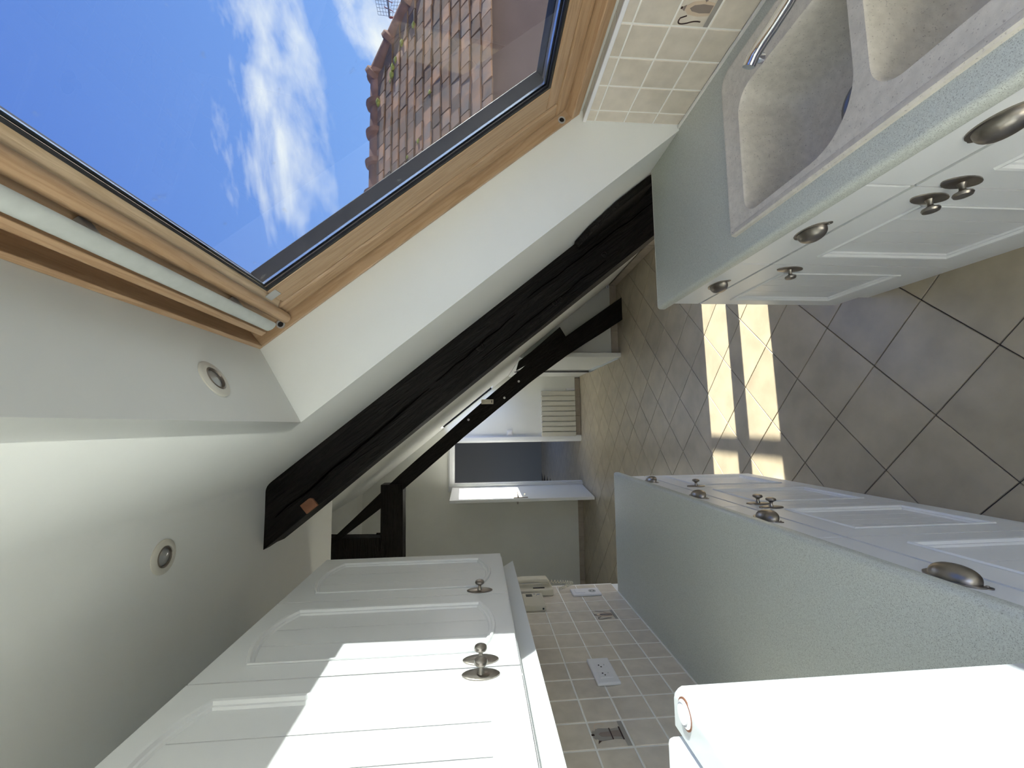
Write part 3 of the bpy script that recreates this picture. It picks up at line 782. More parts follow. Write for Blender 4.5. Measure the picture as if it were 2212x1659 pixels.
# cut flat on the floor
ob = mb.build('rafter', 'dark_timber', tr, smooth=True, shade_angle=math.radians(50))
mb = MB(); beam_loft(mb, (-0.60, 4.55, 2.405), (-2.8, 4.55, 2.385), (0, 1, 0), (0, 0, 1), 0.18, 0.225, 30, 0.004, 5.5)
mb.build('collar_beam', 'dark_timber_level', tr, smooth=True, shade_angle=math.radians(50))
mb = MB(); beam_loft(mb, (-1.135, 4.57, 2.62), (-1.115, 4.57, 3.36), (0, 1, 0), (-1, 0, 0), 0.16, 0.22, 12, 0.003, 6.5)
mb.build('post', 'dark_timber_level', tr, smooth=True, shade_angle=math.radians(50))
MB().tube([(-1.101, 4.60, 2.615), (-1.101, 4.60, 2.675)], 0.012, 8).build('peg', 'dark_timber_level', tr)
# purlin bracket between rafter and slope
bq = [Vector((1.082, 4.60, 0.708)), Vector((0.969, 4.60, 0.64)), Vector((0.70, 4.60, 1.02)), Vector((0.60, 4.60, 1.20)), Vector((0.70, 4.60, 1.17)), Vector((0.80, 4.60, 1.035))]
MB().prism(bq, (0, 0.10, 0)).build('purlin_block', 'dark_timber', tr)
for x, z in ((0.469, 1.182), (0.291, 1.34), (0.06, 1.727)):
    MB().lathe((x, 4.566, z), (0, -1, 0), [(0.013, 0), (0.013, 0.004), (0.008, 0.006)], 12).build('plug', 'plastic_white', tr)
sn = empty('alarm_sensor', (0.25, 4.55, 1.525)); tag(sn, 'little white plastic box on the far black rafter', 'sensor')
MB().box((0.224, 4.53, 1.46), (0.274, 4.566, 1.59)).build('case', 'plastic_cream', sn, bevel=0.003)
MB().box((0.236, 4.528, 1.475), (0.262, 4.531, 1.483)).build('slot', 'black_rubber', sn)

# ================================================================== CABINETS
def mapper(x0, sgn):
    return lambda u, v, o: Vector((x0 + sgn * o, u, v))
def arc_bounds(u0, u1, v0, v1, rise):
    um = (u0 + u1) / 2; hw = (u1 - u0) / 2
    lo = lambda u: v0 - rise * (1 - ((u - um) / hw) ** 2) if rise else v0
    hi = lambda u: v1 + rise * (1 - ((u - um) / hw) ** 2) if rise else v1
    return lo, hi
def make_door(cab, x0, sgn, u0, u1, v0, v1, stile, rail, rise, boards, knob=None, th=0.019):
    W = mapper(x0, sgn)
    pu0, pu1 = u0 + stile, u1 - stile
    pv0, pv1 = v0 + rail, v1 - rail
    lo, hi = arc_bounds(pu0, pu1, pv0, pv1, rise)
    n = 12 if rise else 2
    us = [pu0 + (pu1 - pu0) * i / n for i in range(n + 1)]
    mb = MB()
    def solid(poly):      # poly in (u,v); extruded through the door's thickness
        mb.prism([W(u, v, 0) for u, v in poly], W(0, 0, th) - W(0, 0, 0))
    solid([(u0, v0), (pu0, v0), (pu0, v1), (u0, v1)])
    solid([(pu1, v0), (u1, v0), (u1, v1), (pu1, v1)])
    solid([(pu0, v0)] + [(pu1, v0)] + [(u, lo(u)) for u in reversed(us)])
    solid([(pu0, v1)] + [(u, hi(u)) for u in us] + [(pu1, v1)])
    door = mb.build('door', 'cabinet_paint', cab)
    # moulding round the panel
    loop = [(u, lo(u)) for u in us] + [(u, hi(u)) for u in reversed(us)]
    um, vm = (pu0 + pu1) / 2, (pv0 + pv1) / 2
    def ins(d, o):
        out = []
        for (u, v) in loop:
            su = 1 if u < um - 1e-6 else -1
            uu = min(max(u, pu0 + d), pu1 - d)
            vv = (lo(uu) + d) if v < vm else (hi(uu) - d)
            out.append(W(uu, vv, o))
        return out
    mm = MB().loft([ins(-0.003, th + 0.0005), ins(0.0, th + 0.0045), ins(0.006, th + 0.0035), ins(0.009, th - 0.003), ins(0.014, th - 0.0035), ins(0.017, th - 0.0075), ins(0.017, th - 0.014)], cap0=False, cap1=False)
    mm.build('panel_moulding', 'cabinet_paint', door)
    d = 0.0165
    bu0, bu1 = pu0 + d, pu1 - d
    for k in range(boards):
        a = bu0 + (bu1 - bu0) * k / boards + (0.0012 if k else 0)
        b = bu0 + (bu1 - bu0) * (k + 1) / boards - (0.0012 if k < boards - 1 else 0)
        us2 = [a + (b - a) * i / 5 for i in range(6)] if rise else [a, b]
        poly = [(u, lo(u) + d) for u in us2] + [(u, hi(u) - d) for u in reversed(us2)]
        MB().prism([W(u, v, th - 0.016) for u, v in poly], W(0, 0, 0.008) - W(0, 0, 0)).build('board', 'cabinet_paint', door)
    poly = [(u, lo(u) + d) for u in us] + [(u, hi(u) - d) for u in reversed(us)]
    MB().prism([W(u, v, 0.001) for u, v in poly], W(0, 0, th - 0.0175) - W(0, 0, 0)).build('panel_back', 'cabinet_inside', door)
    if knob:
        make_knob(door, W, knob[0], knob[1], th)
    return door
def make_knob(parent, W, u, v, th):
    # pointed oval back plate, long way up, and a mushroom knob
    n = 20; pts = []
    for i in range(n):
        q = 2 * math.pi * i / n
        pts.append((u + 0.0225 * math.copysign(abs(math.cos(q)) ** 1.15, math.cos(q)), v + 0.041 * math.sin(q)))
    mb = MB().loft([[W(a, b, th - 0.0005) for a, b in pts], [W(a, b, th + 0.0025) for a, b in pts], [W(u + (a - u) * 0.86, v + (b - v) * 0.93, th + 0.004) for a, b in pts]])
    kn = mb.build('knob', 'pewter', parent, smooth=True)
    ax = (W(0, 0, 1) - W(0, 0, 0))
    c = W(u, v, th)
    MB_ = MB().lathe(c, ax, [(0.009, 0.003), (0.008, 0.006), (0.0055, 0.011), (0.0058, 0.017), (0.009, 0.020), (0.0165, 0.0235), (0.0175, 0.0265), (0.0155, 0.0305), (0.008, 0.033), (0.0005, 0.0335)], 20, sx=0.86, ref=(0, 0, 1))
    # one knob object: join stem and head into the plate mesh
    o2 = MB_.build('knob_head', 'pewter', None, smooth=True)
    bm = bmesh.new(); bm.from_mesh(kn.data)
    off = wloc(kn)
    me2 = o2.data; me2.transform(Matrix.Translation(-off)); bm.from_mesh(me2); bm.to_mesh(kn.data); bm.free()
    for p in kn.data.polygons: p.use_smooth = True
    bpy.data.objects.remove(o2)
def make_cup(parent, W, u, v, th):
    Wd, Dp, Hh = 0.084, 0.024, 0.030
    rings_out, rings_in = [], []
    nt, nf = 20, 8
    mb = MB()
    grid = []
    for i in range(nt + 1):
        th_ = math.pi * i / nt; row = []
        for j in range(nf + 1):
            ph = math.radians(108) * j / nf
            row.append(W(u + Wd / 2 * math.cos(th_) * 0.97, v - 0.012 + Hh * math.sin(th_) ** 0.8 * math.cos(ph), th + 0.002 + Dp * math.sin(th_) ** 0.7 * math.sin(ph)))
        grid.append(row)
    vs = [p for r in grid for p in r]
    fs = [(i*(nf+1)+j, (i+1)*(nf+1)+j, (i+1)*(nf+1)+j+1, i*(nf+1)+j+1) for i in range(nt) for j in range(nf)]
    mb.add(vs, fs)
    # flange with ears
    arc_o = [(u + (Wd / 2 + 0.007) * math.cos(math.pi * i / nt), v - 0.012 + (Hh + 0.004) * math.sin(math.pi * i / nt) ** 0.8) for i in range(nt + 1)]
    arc_i = [(u + (Wd / 2 - 0.003) * math.cos(math.pi * i / nt), v - 0.012 + (Hh - 0.003) * math.sin(math.pi * i / nt) ** 0.8) for i in range(nt + 1)]
    poly = arc_o + [(u - Wd/2 - 0.006, v - 0.020), (u - Wd/2 + 0.006, v - 0.020)] + arc_i[::-1] + [(u + Wd/2 - 0.006, v - 0.020), (u + Wd/2 + 0.006, v - 0.020)]
    for i in range(nt):
        mb.add([W(*arc_o[i], th + 0.003), W(*arc_o[i+1], th + 0.003), W(*arc_i[i+1], th + 0.003), W(*arc_i[i], th + 0.003)], [(0, 1, 2, 3)])
        mb.add([W(*arc_o[i], th + 0.003), W(*arc_o[i+1], th + 0.003), W(*arc_o[i+1], th), W(*arc_o[i], th)], [(0, 1, 2, 3)])
    for sx in (-1, 1):
        mb.lathe(W(u + sx * (Wd / 2 + 0.003), v - 0.014, th - 0.0005), W(0, 0, 1) - W(0, 0, 0), [(0.008, 0), (0.008, 0.0025), (0.003, 0.003), (0.0025, 0.005), (0.0005, 0.0055)], 12)
    mb.build('cup_handle', 'pewter', parent, smooth=True, shade_angle=math.radians(70))
def make_drawer(cab, x0, sgn, u0, u1, v0, v1, cup_u=None, th=0.019):
    W = mapper(x0, sgn)
    a, b = W(u0, v0, 0), W(u1, v1, th)
    d = MB().box(a, b).build('drawer', 'cabinet_paint', cab, bevel=0.0025, seg=2)
    if cup_u is not None: make_cup(d, W, cup_u, (v0 + v1) / 2 + 0.004, th)
    return d

def base_cabinet(label, group, xf, sgn, xb, xpl, u0, u1, doors, drawers, top=0.859):
    cab = empty('base_cabinet', ((xf + xb) / 2, (u0 + u1) / 2, 0)); tag(cab, label, 'cabinet', group)
    x0 = xf - sgn * 0.019
    MB().box((x0 - sgn * 0.0008, u0 + 0.0005, 0.15), (xb, u1 - 0.0005, top)).build('body', 'cabinet_paint', cab)
    MB().box((xpl, u0, 0), (xpl - sgn * 0.016, u1, 0.148)).build('plinth', 'cabinet_paint', cab)
    for (a, b, kn) in doors:
        make_door(cab, x0, sgn, a + 0.0015, b - 0.0015, 0.152, 0.735, 0.066, 0.088, 0, 4, kn)
    for (a, b, cu) in drawers:
        make_drawer(cab, x0, sgn, a + 0.0015, b - 0.0015, 0.742, 0.848, cu)
    return cab
GL = 'white base cabinets on the left'
base_cabinet('white base cabinet at the hall end of the left worktop', GL, -0.283, 1, -0.875, -0.335, 1.811, 2.255, [(1.811, 2.255, (1.845, 0.667))], [(1.811, 2.255, 2.03)])
base_cabinet('white double base cabinet in the middle of the left row, knobs side by side', GL, -0.283, 1, -0.875, -0.335, 0.998, 1.810,
             [(1.392, 1.810, (1.425, 0.668)), (0.998, 1.391, (1.358, 0.668))], [(1.392, 1.810, 1.59), (0.998, 1.391, 1.203)])
base_cabinet('white base cabinet beside the refrigerator', GL, -0.283, 1, -0.875, -0.335, 0.445, 0.997, [(0.445, 0.997, (0.48, 0.668))], [(0.445, 0.997, 0.716)])
GR = 'white base cabinets under the sink worktop'
XB = 1.045
base_cabinet('white base cabinet under the far end of the sink worktop', GR, 0.475, -1, 0.99, 0.510, 1.181, 1.607, [(1.181, 1.607, (1.216, 0.652))], [(1.181, 1.607, 1.373)])
base_cabinet('white double base cabinet under the sink, knobs side by side', GR, 0.475, -1, 0.99, 0.510, 0.335, 1.180,
             [(0.757, 1.180, (0.797, 0.657)), (0.335, 0.756, (0.735, 0.658))], [(0.757, 1.180, 0.96), (0.335, 0.756, 0.57)], 0.70)

# ---------------- worktops
def worktop(name, label, x_front, x_back, sgn, y0, y1, hole=None, trim_end=None):
    root = empty(name, ((x_front + x_back) / 2, (y0 + y1) / 2, 0.862)); tag(root, label, 'worktop')
    # profile with a rolled front edge
    r = 0.013; prof = []
    for k in range(7):
        q = math.pi / 2 * k / 6; prof.append((r - r * math.sin(q), 0.9 - r + r * math.cos(q)))
    for k in range(7):
        q = math.pi / 2 * k / 6; prof.append((r - r * math.cos(q), 0.862 + r - r * math.sin(q)))
    W = lambda d, y, z: Vector((x_front - sgn * d, y, z))
    xw = abs(x_back - x_front)
    mb = MB()
    def strip(d0, d1, ya, yb_, front=False):
        if front:
            pr = prof + [(d1, 0.862), (d1, 0.9)]
            pr = [(d1, 0.9)] + prof + [(d1, 0.862)]
            mb.prism([W(d, ya, z) for d, z in pr], (0, yb_ - ya, 0))
        else:
            mb.box(W(d0, ya, 0.862), W(d1, yb_, 0.9))
    if hole is None:
        strip(0, xw, y0, y1, True)
    else:
        hx0, hx1, hy0, hy1 = hole    # distances from the front, then y range
        strip(0, hx0, y0, y1, True); strip(hx1, xw, y0, y1)
        strip(hx0, hx1, y0, hy0); strip(hx0, hx1, hy1, y1)
    mb.build('slab', 'worktop', root, smooth=True, shade_angle=math.radians(30))
    ye = trim_end
    pr = [(xw, 0.9005)] + [(d, z + 0.0005) for d, z in prof[:7]] + [(d, z) for d, z in prof[7:]] + [(xw, 0.862)]
    MB().prism([W(d, ye, z) for d, z in pr], (0, 0.0018, 0)).build('edge_band', 'worktop_edge', root)
    return root
worktop('worktop', 'long speckled grey worktop along the left wall', -0.262, XL + 0.006, 1, 0.435, 2.272, None, 2.272)
worktop('worktop', 'speckled grey worktop holding the sink on the right', 0.458, 1.060, -1, -0.1, 1.629, (0.075, 0.540, 0.26, 1.095), 1.629)
cs = MB().box((XL + 0.004, 0.44, 0.9), (XL + 0.0095, 2.272, 0.9045)).build('trim_2', 'tile_grout'); struct(cs, 'pale sealant line where the left worktop meets the tiles', 'trim')
cs = MB().box((XR - 0.001, -0.1, 0.9), (XR - 0.010, 1.384, 0.9055)).build('trim_3', 'tile_grout'); struct(cs, 'pale sealant line where the sink worktop meets the tiles', 'trim')

# ---------------- sink
def rrect(x0, x1, y0, y1, rs, n=8):
    """rounded rectangle, corner radii rs in order (x0y0, x1y0, x1y1, x0y1)"""
    pts = []
    for (cx, cy, r, a0) in ((x0 + rs[0], y0 + rs[0], rs[0], math.pi), (x1 - rs[1], y0 + rs[1], rs[1], 1.5 * math.pi), (x1 - rs[2], y1 - rs[2], rs[2], 0), (x0 + rs[3], y1 - rs[3], rs[3], 0.5 * math.pi)):
        for k in range(n + 1):
            q = a0 + math.pi / 2 * k / n
            pts.append((cx + r * math.cos(q), cy + r * math.sin(q)))
    return pts
def shrink(pts, d, cx, cy, k=None):
    out = []
    n = len(pts)
    for i in range(n):
        a = Vector(pts[i-1]); b = Vector(pts[(i+1) % n]); t = (b - a).normalized(); nn = Vector((-t.y, t.x))
        out.append((pts[i][0] + nn.x * d, pts[i][1] + nn.y * d))
    return out
snk = empty('kitchen_sink', (0.76, 0.69, 0.9)); tag(snk, 'beige speckled stone sink with two bowls under the skylight', 'sink')
outer = rrect(0.520, 1.012, 0.245, 1.112, (0.02, 0.02, 0.05, 0.014))
bowl1 = rrect(0.557, 0.905, 0.700, 1.046, (0.12, 0.04, 0.06, 0.045), 10)
bowl2 = rrect(0.588, 0.905, 0.30, 0.668, (0.06, 0.05, 0.05, 0.06), 10)
ZR = 0.906
mbs = MB()
# rim: lip, then flat, filled round the two bowl openings
lip = [[(x, y, 0.9) for x, y in outer], [(x, y, 0.9075) for x, y in shrink(outer, 0.0015, 0, 0)], [(x, y, 0.911) for x, y in shrink(outer, 0.006, 0, 0)], [(x, y, 0.9105) for x, y in shrink(outer, 0.012, 0, 0)], [(x, y, ZR) for x, y in shrink(outer, 0.022, 0, 0)]]
mbs.loft(lip, cap0=False, cap1=False)
def bowl(pts, depth):
    prof = [(0.0, ZR), (0.0015, ZR - 0.002), (0.003, ZR - 0.006), (0.005, ZR - 0.018), (0.011, ZR - 0.07), (0.026, ZR - depth + 0.035), (0.038, ZR - depth + 0.014), (0.055, ZR - depth + 0.003), (0.075, ZR - depth)]
    rings = [[(x, y, z) for x, y in shrink(pts, min(d, 0.036), 0, 0)] for d, z in prof[:6]]
    cx = sum(p[0] for p in pts) / len(pts); cy = sum(p[1] for p in pts) / len(pts)
    base = shrink(pts, 0.030, 0, 0)
    for (f, z) in ((0.95, ZR - depth + 0.014), (0.86, ZR - depth + 0.004), (0.7, ZR - depth + 0.001), (0.2, ZR - depth - 0.004)):
        rings.append([(cx + (x - cx) * f, cy + (y - cy) * f, z) for x, y in base])
    mbs.loft(rings, cap0=False, cap1=True)
    return cx, cy
c1 = bowl(bowl1, 0.165); c2 = bowl(bowl2, 0.165)
so_ = mbs.build('basin', 'sink_stone', snk)
bm = bmesh.new(); bm.from_mesh(so_.data)
off = wloc(snk)
loops = []
for pts in (shrink(outer, 0.022, 0, 0), bowl1, bowl2):
    vv = [bm.verts.new(Vector((x, y, ZR)) - off) for x, y in pts]
    loops += [bm.edges.new((vv[i], vv[(i + 1) % len(vv)])) for i in range(len(vv))]
res = bmesh.ops.triangle_fill(bm, use_beauty=True, use_dissolve=False, edges=loops, normal=(0, 0, 1))
bmesh.ops.remove_doubles(bm, verts=bm.verts, dist=1e-5)
bmesh.ops.recalc_face_normals(bm, faces=bm.faces)
for f in bm.faces: f.smooth = True
bm.to_mesh(so_.data); bm.free()
try: so_.data.set_sharp_from_angle(angle=math.radians(35))
except Exception: pass
for (cx, cy) in ((0.735, 0.84), (0.728, 0.50)):
    zb = ZR - 0.165
    dn = MB().lathe((cx, cy, zb + 0.001), (0, 0, 1), [(0.058, -0.004), (0.058, 0.002), (0.050, 0.004), (0.044, 0.001), (0.040, -0.006)], 28).build('drain', 'drain_metal', snk, smooth=True)
    MB().lathe((cx, cy, zb - 0.002), (0, 0, 1), [(0.036, -0.001), (0.036, 0.004), (0.012, 0.007), (0.010, 0.014), (0.0005, 0.015)], 24).build('strainer', 'black_rubber', dn, smooth=True)

fc = empty('mixer_tap', (0.95, 0.69, ZR)); tag(fc, 'chrome mixer tap with a long spout over the far sink bowl', 'tap')
MB().lathe((0.95, 0.69, ZR), (0, 0, 1), [(0.027, 0), (0.027, 0.006), (0.022, 0.012), (0.021, 0.07), (0.022, 0.085), (0.018, 0.098), (0.0005, 0.102)], 24).build('body', 'chrome', fc, smooth=True)
MB().tube([(0.95, 0.69, ZR + 0.10), (0.965, 0.682, ZR + 0.125), (1.0, 0.664, ZR + 0.155)], [0.011, 0.009, 0.007], 12).build('lever', 'chrome', fc, smooth=True)
pth = [(0.942, 0.695, 0.955), (0.905, 0.722, 0.968), (0.862, 0.752, 0.987), (0.83, 0.774, 1.006), (0.803, 0.790, 1.024), (0.785, 0.801, 1.034), (0.770, 0.810, 1.038)]
rings = []
for k, p in enumerate(pth):
    p = Vector(p); a = Vector(pth[max(0, k-1)]); b = Vector(pth[min(len(pth)-1, k+1)])
    t = (b - a).normalized(); sd = t.cross(Vector((0, 0, 1))).normalized(); up = sd.cross(t)
    rings.append([p + sd * 0.0150 * math.copysign(abs(math.cos(q)) ** 0.7, math.cos(q)) + up * 0.0115 * math.copysign(abs(math.sin(q)) ** 0.7, math.sin(q)) for q in [2*math.pi*i/16 for i in range(16)]])
MB().loft(rings).build('spout', 'chrome', fc, smooth=True, shade_angle=math.radians(50))
MB().lathe((0.783, 0.801, 1.030), (0, 0, -1), [(0.0105, 0), (0.0115, 0.004), (0.0115, 0.017), (0.009, 0.018), (0.0085, 0.014)], 20).build('aerator', 'chrome', fc, smooth=True)

# ================================================================== WALL CABINETS
XD = -0.530
def wall_cabinet(label, u0, u1, doors):
    cab = empty('wall_cabinet', ((XD + XL) / 2, (u0 + u1) / 2, 1.54)); tag(cab, label, 'cabinet', 'white wall cabinets on the left')
    x0 = XD - 0.019
    MB().box((x0 - 0.0008, u0 + 0.0005, 1.535), (XL + 0.002, u1 - 0.0005, 2.238)).build('body', 'cabinet_paint', cab)
    for a, b, kn in doors:
        make_door(cab, x0, 1, a + 0.0015, b - 0.0015, 1.541, 2.238, 0.060, 0.088, 0.040, 3, kn)
    return cab
wall_cabinet('white arched-panel wall cabinet at the hall end, single door', 1.400, 1.835, [(1.400, 1.820, (1.428, 1.628))])
wall_cabinet('white double wall cabinet in the sun above the double socket', 0.585, 1.399, [(0.992, 1.399, (1.020, 1.628)), (0.585, 0.991, (0.963, 1.628))])
pl = empty('cabinet_pelmet', (XD - 0.03, 1.2, 1.49)); tag(pl, 'white pelmet strip hanging below the wall cabinets', 'pelmet')
MB().prism([Vector((-0.572, 0.30, 1.486)), Vector((-0.600, 0.30, 1.5345)), Vector((-0.620, 0.30, 1.5345)), Vector((-0.592, 0.30, 1.486))], (0, 1.555, 0)).build('strip', 'cabinet_paint', pl, bevel=0.002)
MB().box((XL + 0.006, 1.837, 1.486), (-0.612, 1.855, 1.5345)).build('end_strip', 'cabinet_paint', pl, bevel=0.002)
# hinge-side cap strips at the cabinet end
ep = MB().box((XD - 0.018, 1.8355, 1.535), (XL + 0.01, 1.842, 2.24)).build('end_panel', 'cabinet_paint', bpy.data.objects['wall_cabinet'])

# ================================================================== REFRIGERATOR
fg = empty('refrigerator', (-0.55, 0.16, 0)); tag(fg, 'white refrigerator in the foreground at the near end of the left worktop', 'refrigerator')
MB().box((XL + 0.012, -0.13, 0.03), (-0.300, 0.428, 1.452)).build('body', 'appliance_white', fg, bevel=0.006, seg=3)
MB().box((-0.302, -0.118, 0.06), (-0.292, 0.418, 1.437)).build('door_gap_shadow', 'gap_shadow', fg)  # strip coloured as the bluish shadow line between door and body
def bowed_door(name, z0, z1):
    rings = []
    n = 14; m = 6
    def prof(y):
        t = (y - 0.15) / 0.28
        return -0.247 - 0.006 * t * t
    ys = [-0.13 + 0.56 * i / n for i in range(n + 1)]
    base = [(-0.292, -0.13), (-0.262, -0.13), (-0.2535, -0.122)] + [(prof(y), y) for y in ys[1:-1]] + [(-0.2535, 0.422), (-0.262, 0.430), (-0.292, 0.430)]
    def r(z, d): return [Vector((x - (d if x > -0.28 else 0), y + (d if y < 0.15 else -d) * 0.6, z)) for x, y in base]
    mb = MB().loft([r(z0, 0.008), r(z0 + 0.003, 0.003), r(z0 + 0.009, 0), r(z1 - 0.006, 0), r(z1 - 0.002, 0.0015), r(z1, 0.005)])
    return mb.build(name, 'appliance_white', fg, smooth=True, shade_angle=math.radians(60))
d_up = bowed_door('upper_door', 0.62, 1.443)
bowed_door('lower_door', 0.07, 0.612)
MB().lathe((-0.268, 0.405, 1.442), (0, 0, 1), [(0.0115, 0), (0.0115, 0.002), (0.0095, 0.0035), (0.0095, 0.002), (0.008, 0.002), (0.008, 0.0045), (0.0005, 0.005)], 22).build('hinge_cap', 'plastic_white', d_up, smooth=True)
MB().lathe((-0.268, 0.405, 1.442), (0, 0, 1), [(0.0132, 0.0), (0.0132, 0.0012), (0.0117, 0.0012)], 22).build('hinge_ring', 'terracotta', d_up, smooth=True)
for sx in (-0.80, -0.34):
    for sy in (-0.10, 0.40):
        MB().lathe((sx, sy, 0), (0, 0, 1), [(0.018, 0), (0.018, 0.012), (0.008, 0.013), (0.008, 0.032)], 12).build('foot', 'black_rubber', fg)

# ================================================================== SMALL FITTINGS
def spotlight(label, c, ax):
    c = Vector(c); ax = Vector(ax).normalized()
    r = empty('ceiling_spotlight', c); tag(r, label, 'spotlight', 'recessed round spotlights')
    MB().lathe(c, ax, [(0.047, -0.002), (0.047, 0.003), (0.042, 0.006), (0.030, 0.007), (0.028, 0.003), (0.0275, -0.001)], 36).build('ring', 'spot_ring', r, smooth=True)
    MB().lathe(c, ax, [(0.0285, 0.0015), (0.0285, 0.005), (0.0255, 0.0075), (0.0245, 0.0045), (0.0245, 0.0012)], 32).build('inner_ring', 'spot_inner', r, smooth=True)
    MB().lathe(c, ax, [(0.0245, 0.0012), (0.021, 0.0035), (0.012, 0.0048), (0.005, 0.007), (0.0005, 0.0075)], 28).build('bulb', 'spot_bulb', r, smooth=True)
head_dir = (sp(0.042, 0, 0.262) - sp(0, 0, 0)); head_n = Vector((head_dir.z, 0, -head_dir.x)).normalized()
if head_n.z > 0: head_n = -head_n
spotlight('round spotlight in the grey head of the skylight recess', sp(0.0, 1.028, 0) + head_dir * (0.11 / 0.262), head_n)
spotlight('round spotlight in the flat ceiling above the wall cabinets', (-0.350, 1.286, ZC), (0, 0, -1))

# double socket
ds = empty('double_socket', (XL + 0.006, 1.562, 1.193)); tag(ds, 'white double wall socket on the left tiles', 'socket')
x = XL + 0.0058
MB().box((x, 1.487, 1.153), (x + 0.011, 1.640, 1.234)).build('plate', 'plastic_white', ds, bevel=0.004, seg=3)
MB().box((x + 0.010, 1.515, 1.171), (x + 0.0122, 1.608, 1.2155)).build('insert', 'plastic_white', ds, bevel=0.0008, seg=1)
for yy in (1.587, 1.537):
    sk_ = MB().lathe((x + 0.0123, yy, 1.193), (1, 0, 0), [(0.0195, -0.0004), (0.0195, 0.0004), (0.018, 0.0004), (0.0165, -0.0002), (0.0005, -0.0002)], 26).build('socket', 'plastic_white', ds, smooth=True)
    for dz, dy in ((0.009, 0.003), (0.003, -0.008)):
        MB().lathe((x + 0.0125, yy + dy, 1.193 + dz), (1, 0, 0), [(0.0028, -0.0005), (0.0028, 0.0008)], 10).build('pin_hole', 'black_rubber', sk_)
    MB().lathe((x + 0.0125, yy, 1.1835), (1, 0, 0), [(0.002, -0.0005), (0.002, 0.003)], 8).build('earth_pin', 'chrome', sk_)
# switch and socket combination
s2 = empty('switch_and_socket', (XL + 0.006, 2.266, 1.075)); tag(s2, 'white upright switch and socket plate at the end of the tiles', 'socket')
MB().box((x, 2.226, 1.000), (x + 0.012, 2.307, 1.150)).build('plate', 'plastic_white', s2, bevel=0.004, seg=3)
MB().box((x + 0.011, 2.244, 1.082), (x + 0.0145, 2.289, 1.132)).build('rocker', 'plastic_white', s2, bevel=0.001, seg=1)
sk_ = MB().lathe((x + 0.0123, 2.266, 1.042), (1, 0, 0), [(0.0195, -0.0004), (0.0195, 0.0006), (0.018, 0.0006), (0.0165, -0.0002), (0.0005, -0.0002)], 26).build('socket', 'plastic_grey', s2, smooth=True)
for dz in (0.009, -0.009): MB().lathe((x + 0.0125, 2.266, 1.042 + dz), (1, 0, 0), [(0.0028, -0.0005), (0.0028, 0.0008)], 10).build('pin_hole', 'black_rubber', sk_)
# thermostat
tm = empty('thermostat', (XL + 0.006, 2.155, 1.36)); tag(tm, 'cream thermostat with a small grey screen below the wall cabinet end', 'thermostat')
MB().box((x, 2.08, 1.312), (x + 0.028, 2.232, 1.414)).build('case', 'plastic_cream', tm, bevel=0.004, seg=2)
MB().box((x + 0.0275, 2.185, 1.365), (x + 0.0288, 2.215, 1.396)).build('screen', 'screen_grey', tm)
for k in range(3): MB().lathe((x + 0.028, 2.215 - 0.014 * (k % 2), 1.352 - 0.012 * k), (1, 0, 0), [(0.004, -0.001), (0.004, 0.0012), (0.003, 0.002)], 10).build('button', 'plastic_grey', tm)
MB().lathe((x + 0.028, 2.21, 1.332), (1, 0, 0), [(0.007, -0.001), (0.007, 0.0012), (0.006, 0.002)], 12).build('button', 'plastic_grey', tm)
MB().box((x + 0.008, 2.0785, 1.322), (x + 0.016, 2.081, 1.330)).build('side_slot', 'black_rubber', tm)
# entry phone
ph = empty('entry_phone', (XL + 0.006, 2.30, 1.34)); tag(ph, 'cream wall entry phone with handset at the end of the tiled wall', 'phone')
MB().box((x, 2.252, 1.246), (x + 0.034, 2.345, 1.43)).build('base', 'plastic_cream', ph, bevel=0.005, seg=2)
MB().box((x + 0.0335, 2.27, 1.29), (x + 0.036, 2.28, 1.35)).build('cradle_slot', 'black_rubber', ph)
hp = [(x + 0.052, 2.312, 1.262), (x + 0.062, 2.312, 1.275), (x + 0.066, 2.312, 1.33), (x + 0.066, 2.312, 1.40), (x + 0.060, 2.312, 1.44), (x + 0.05, 2.312, 1.455)]
rings = []
for k, p in enumerate(hp):
    w_ = (0.022, 0.028, 0.024, 0.024, 0.028, 0.022)[k]; t_ = (0.008, 0.014, 0.012, 0.012, 0.014, 0.008)[k]
    rings.append([Vector((p[0] + t_ * math.copysign(abs(math.cos(q)) ** 0.5, math.cos(q)), p[1] + w_ * math.copysign(abs(math.sin(q)) ** 0.5, math.sin(q)), p[2])) for q in [2*math.pi*i/16 for i in range(16)]])
hs2 = MB().loft(rings).build('handset', 'plastic_cream', ph, smooth=True, shade_angle=math.radians(50))
coil = []
for k in range(150):
    t = k / 149; q = t * 2 * math.pi * 22
    c = Vector((x + 0.045 - 0.03 * t, 2.312 + 0.006 * math.sin(t * 3), 1.262 - 0.13 * math.sin(min(t, 0.55) / 0.55 * math.pi / 2) + (0.08 * (t - 0.55) / 0.45 if t > 0.55 else 0)))
    coil.append(c + Vector((0.007 * math.cos(q) + 0.006, 0.007 * math.sin(q) - 0.03 * (1 if t > 0.55 else 0) * (t - 0.55) / 0.45, 0)))
MB().tube(coil, 0.0022, 6).build('coiled_cord', 'plastic_cream', ph, smooth=True)

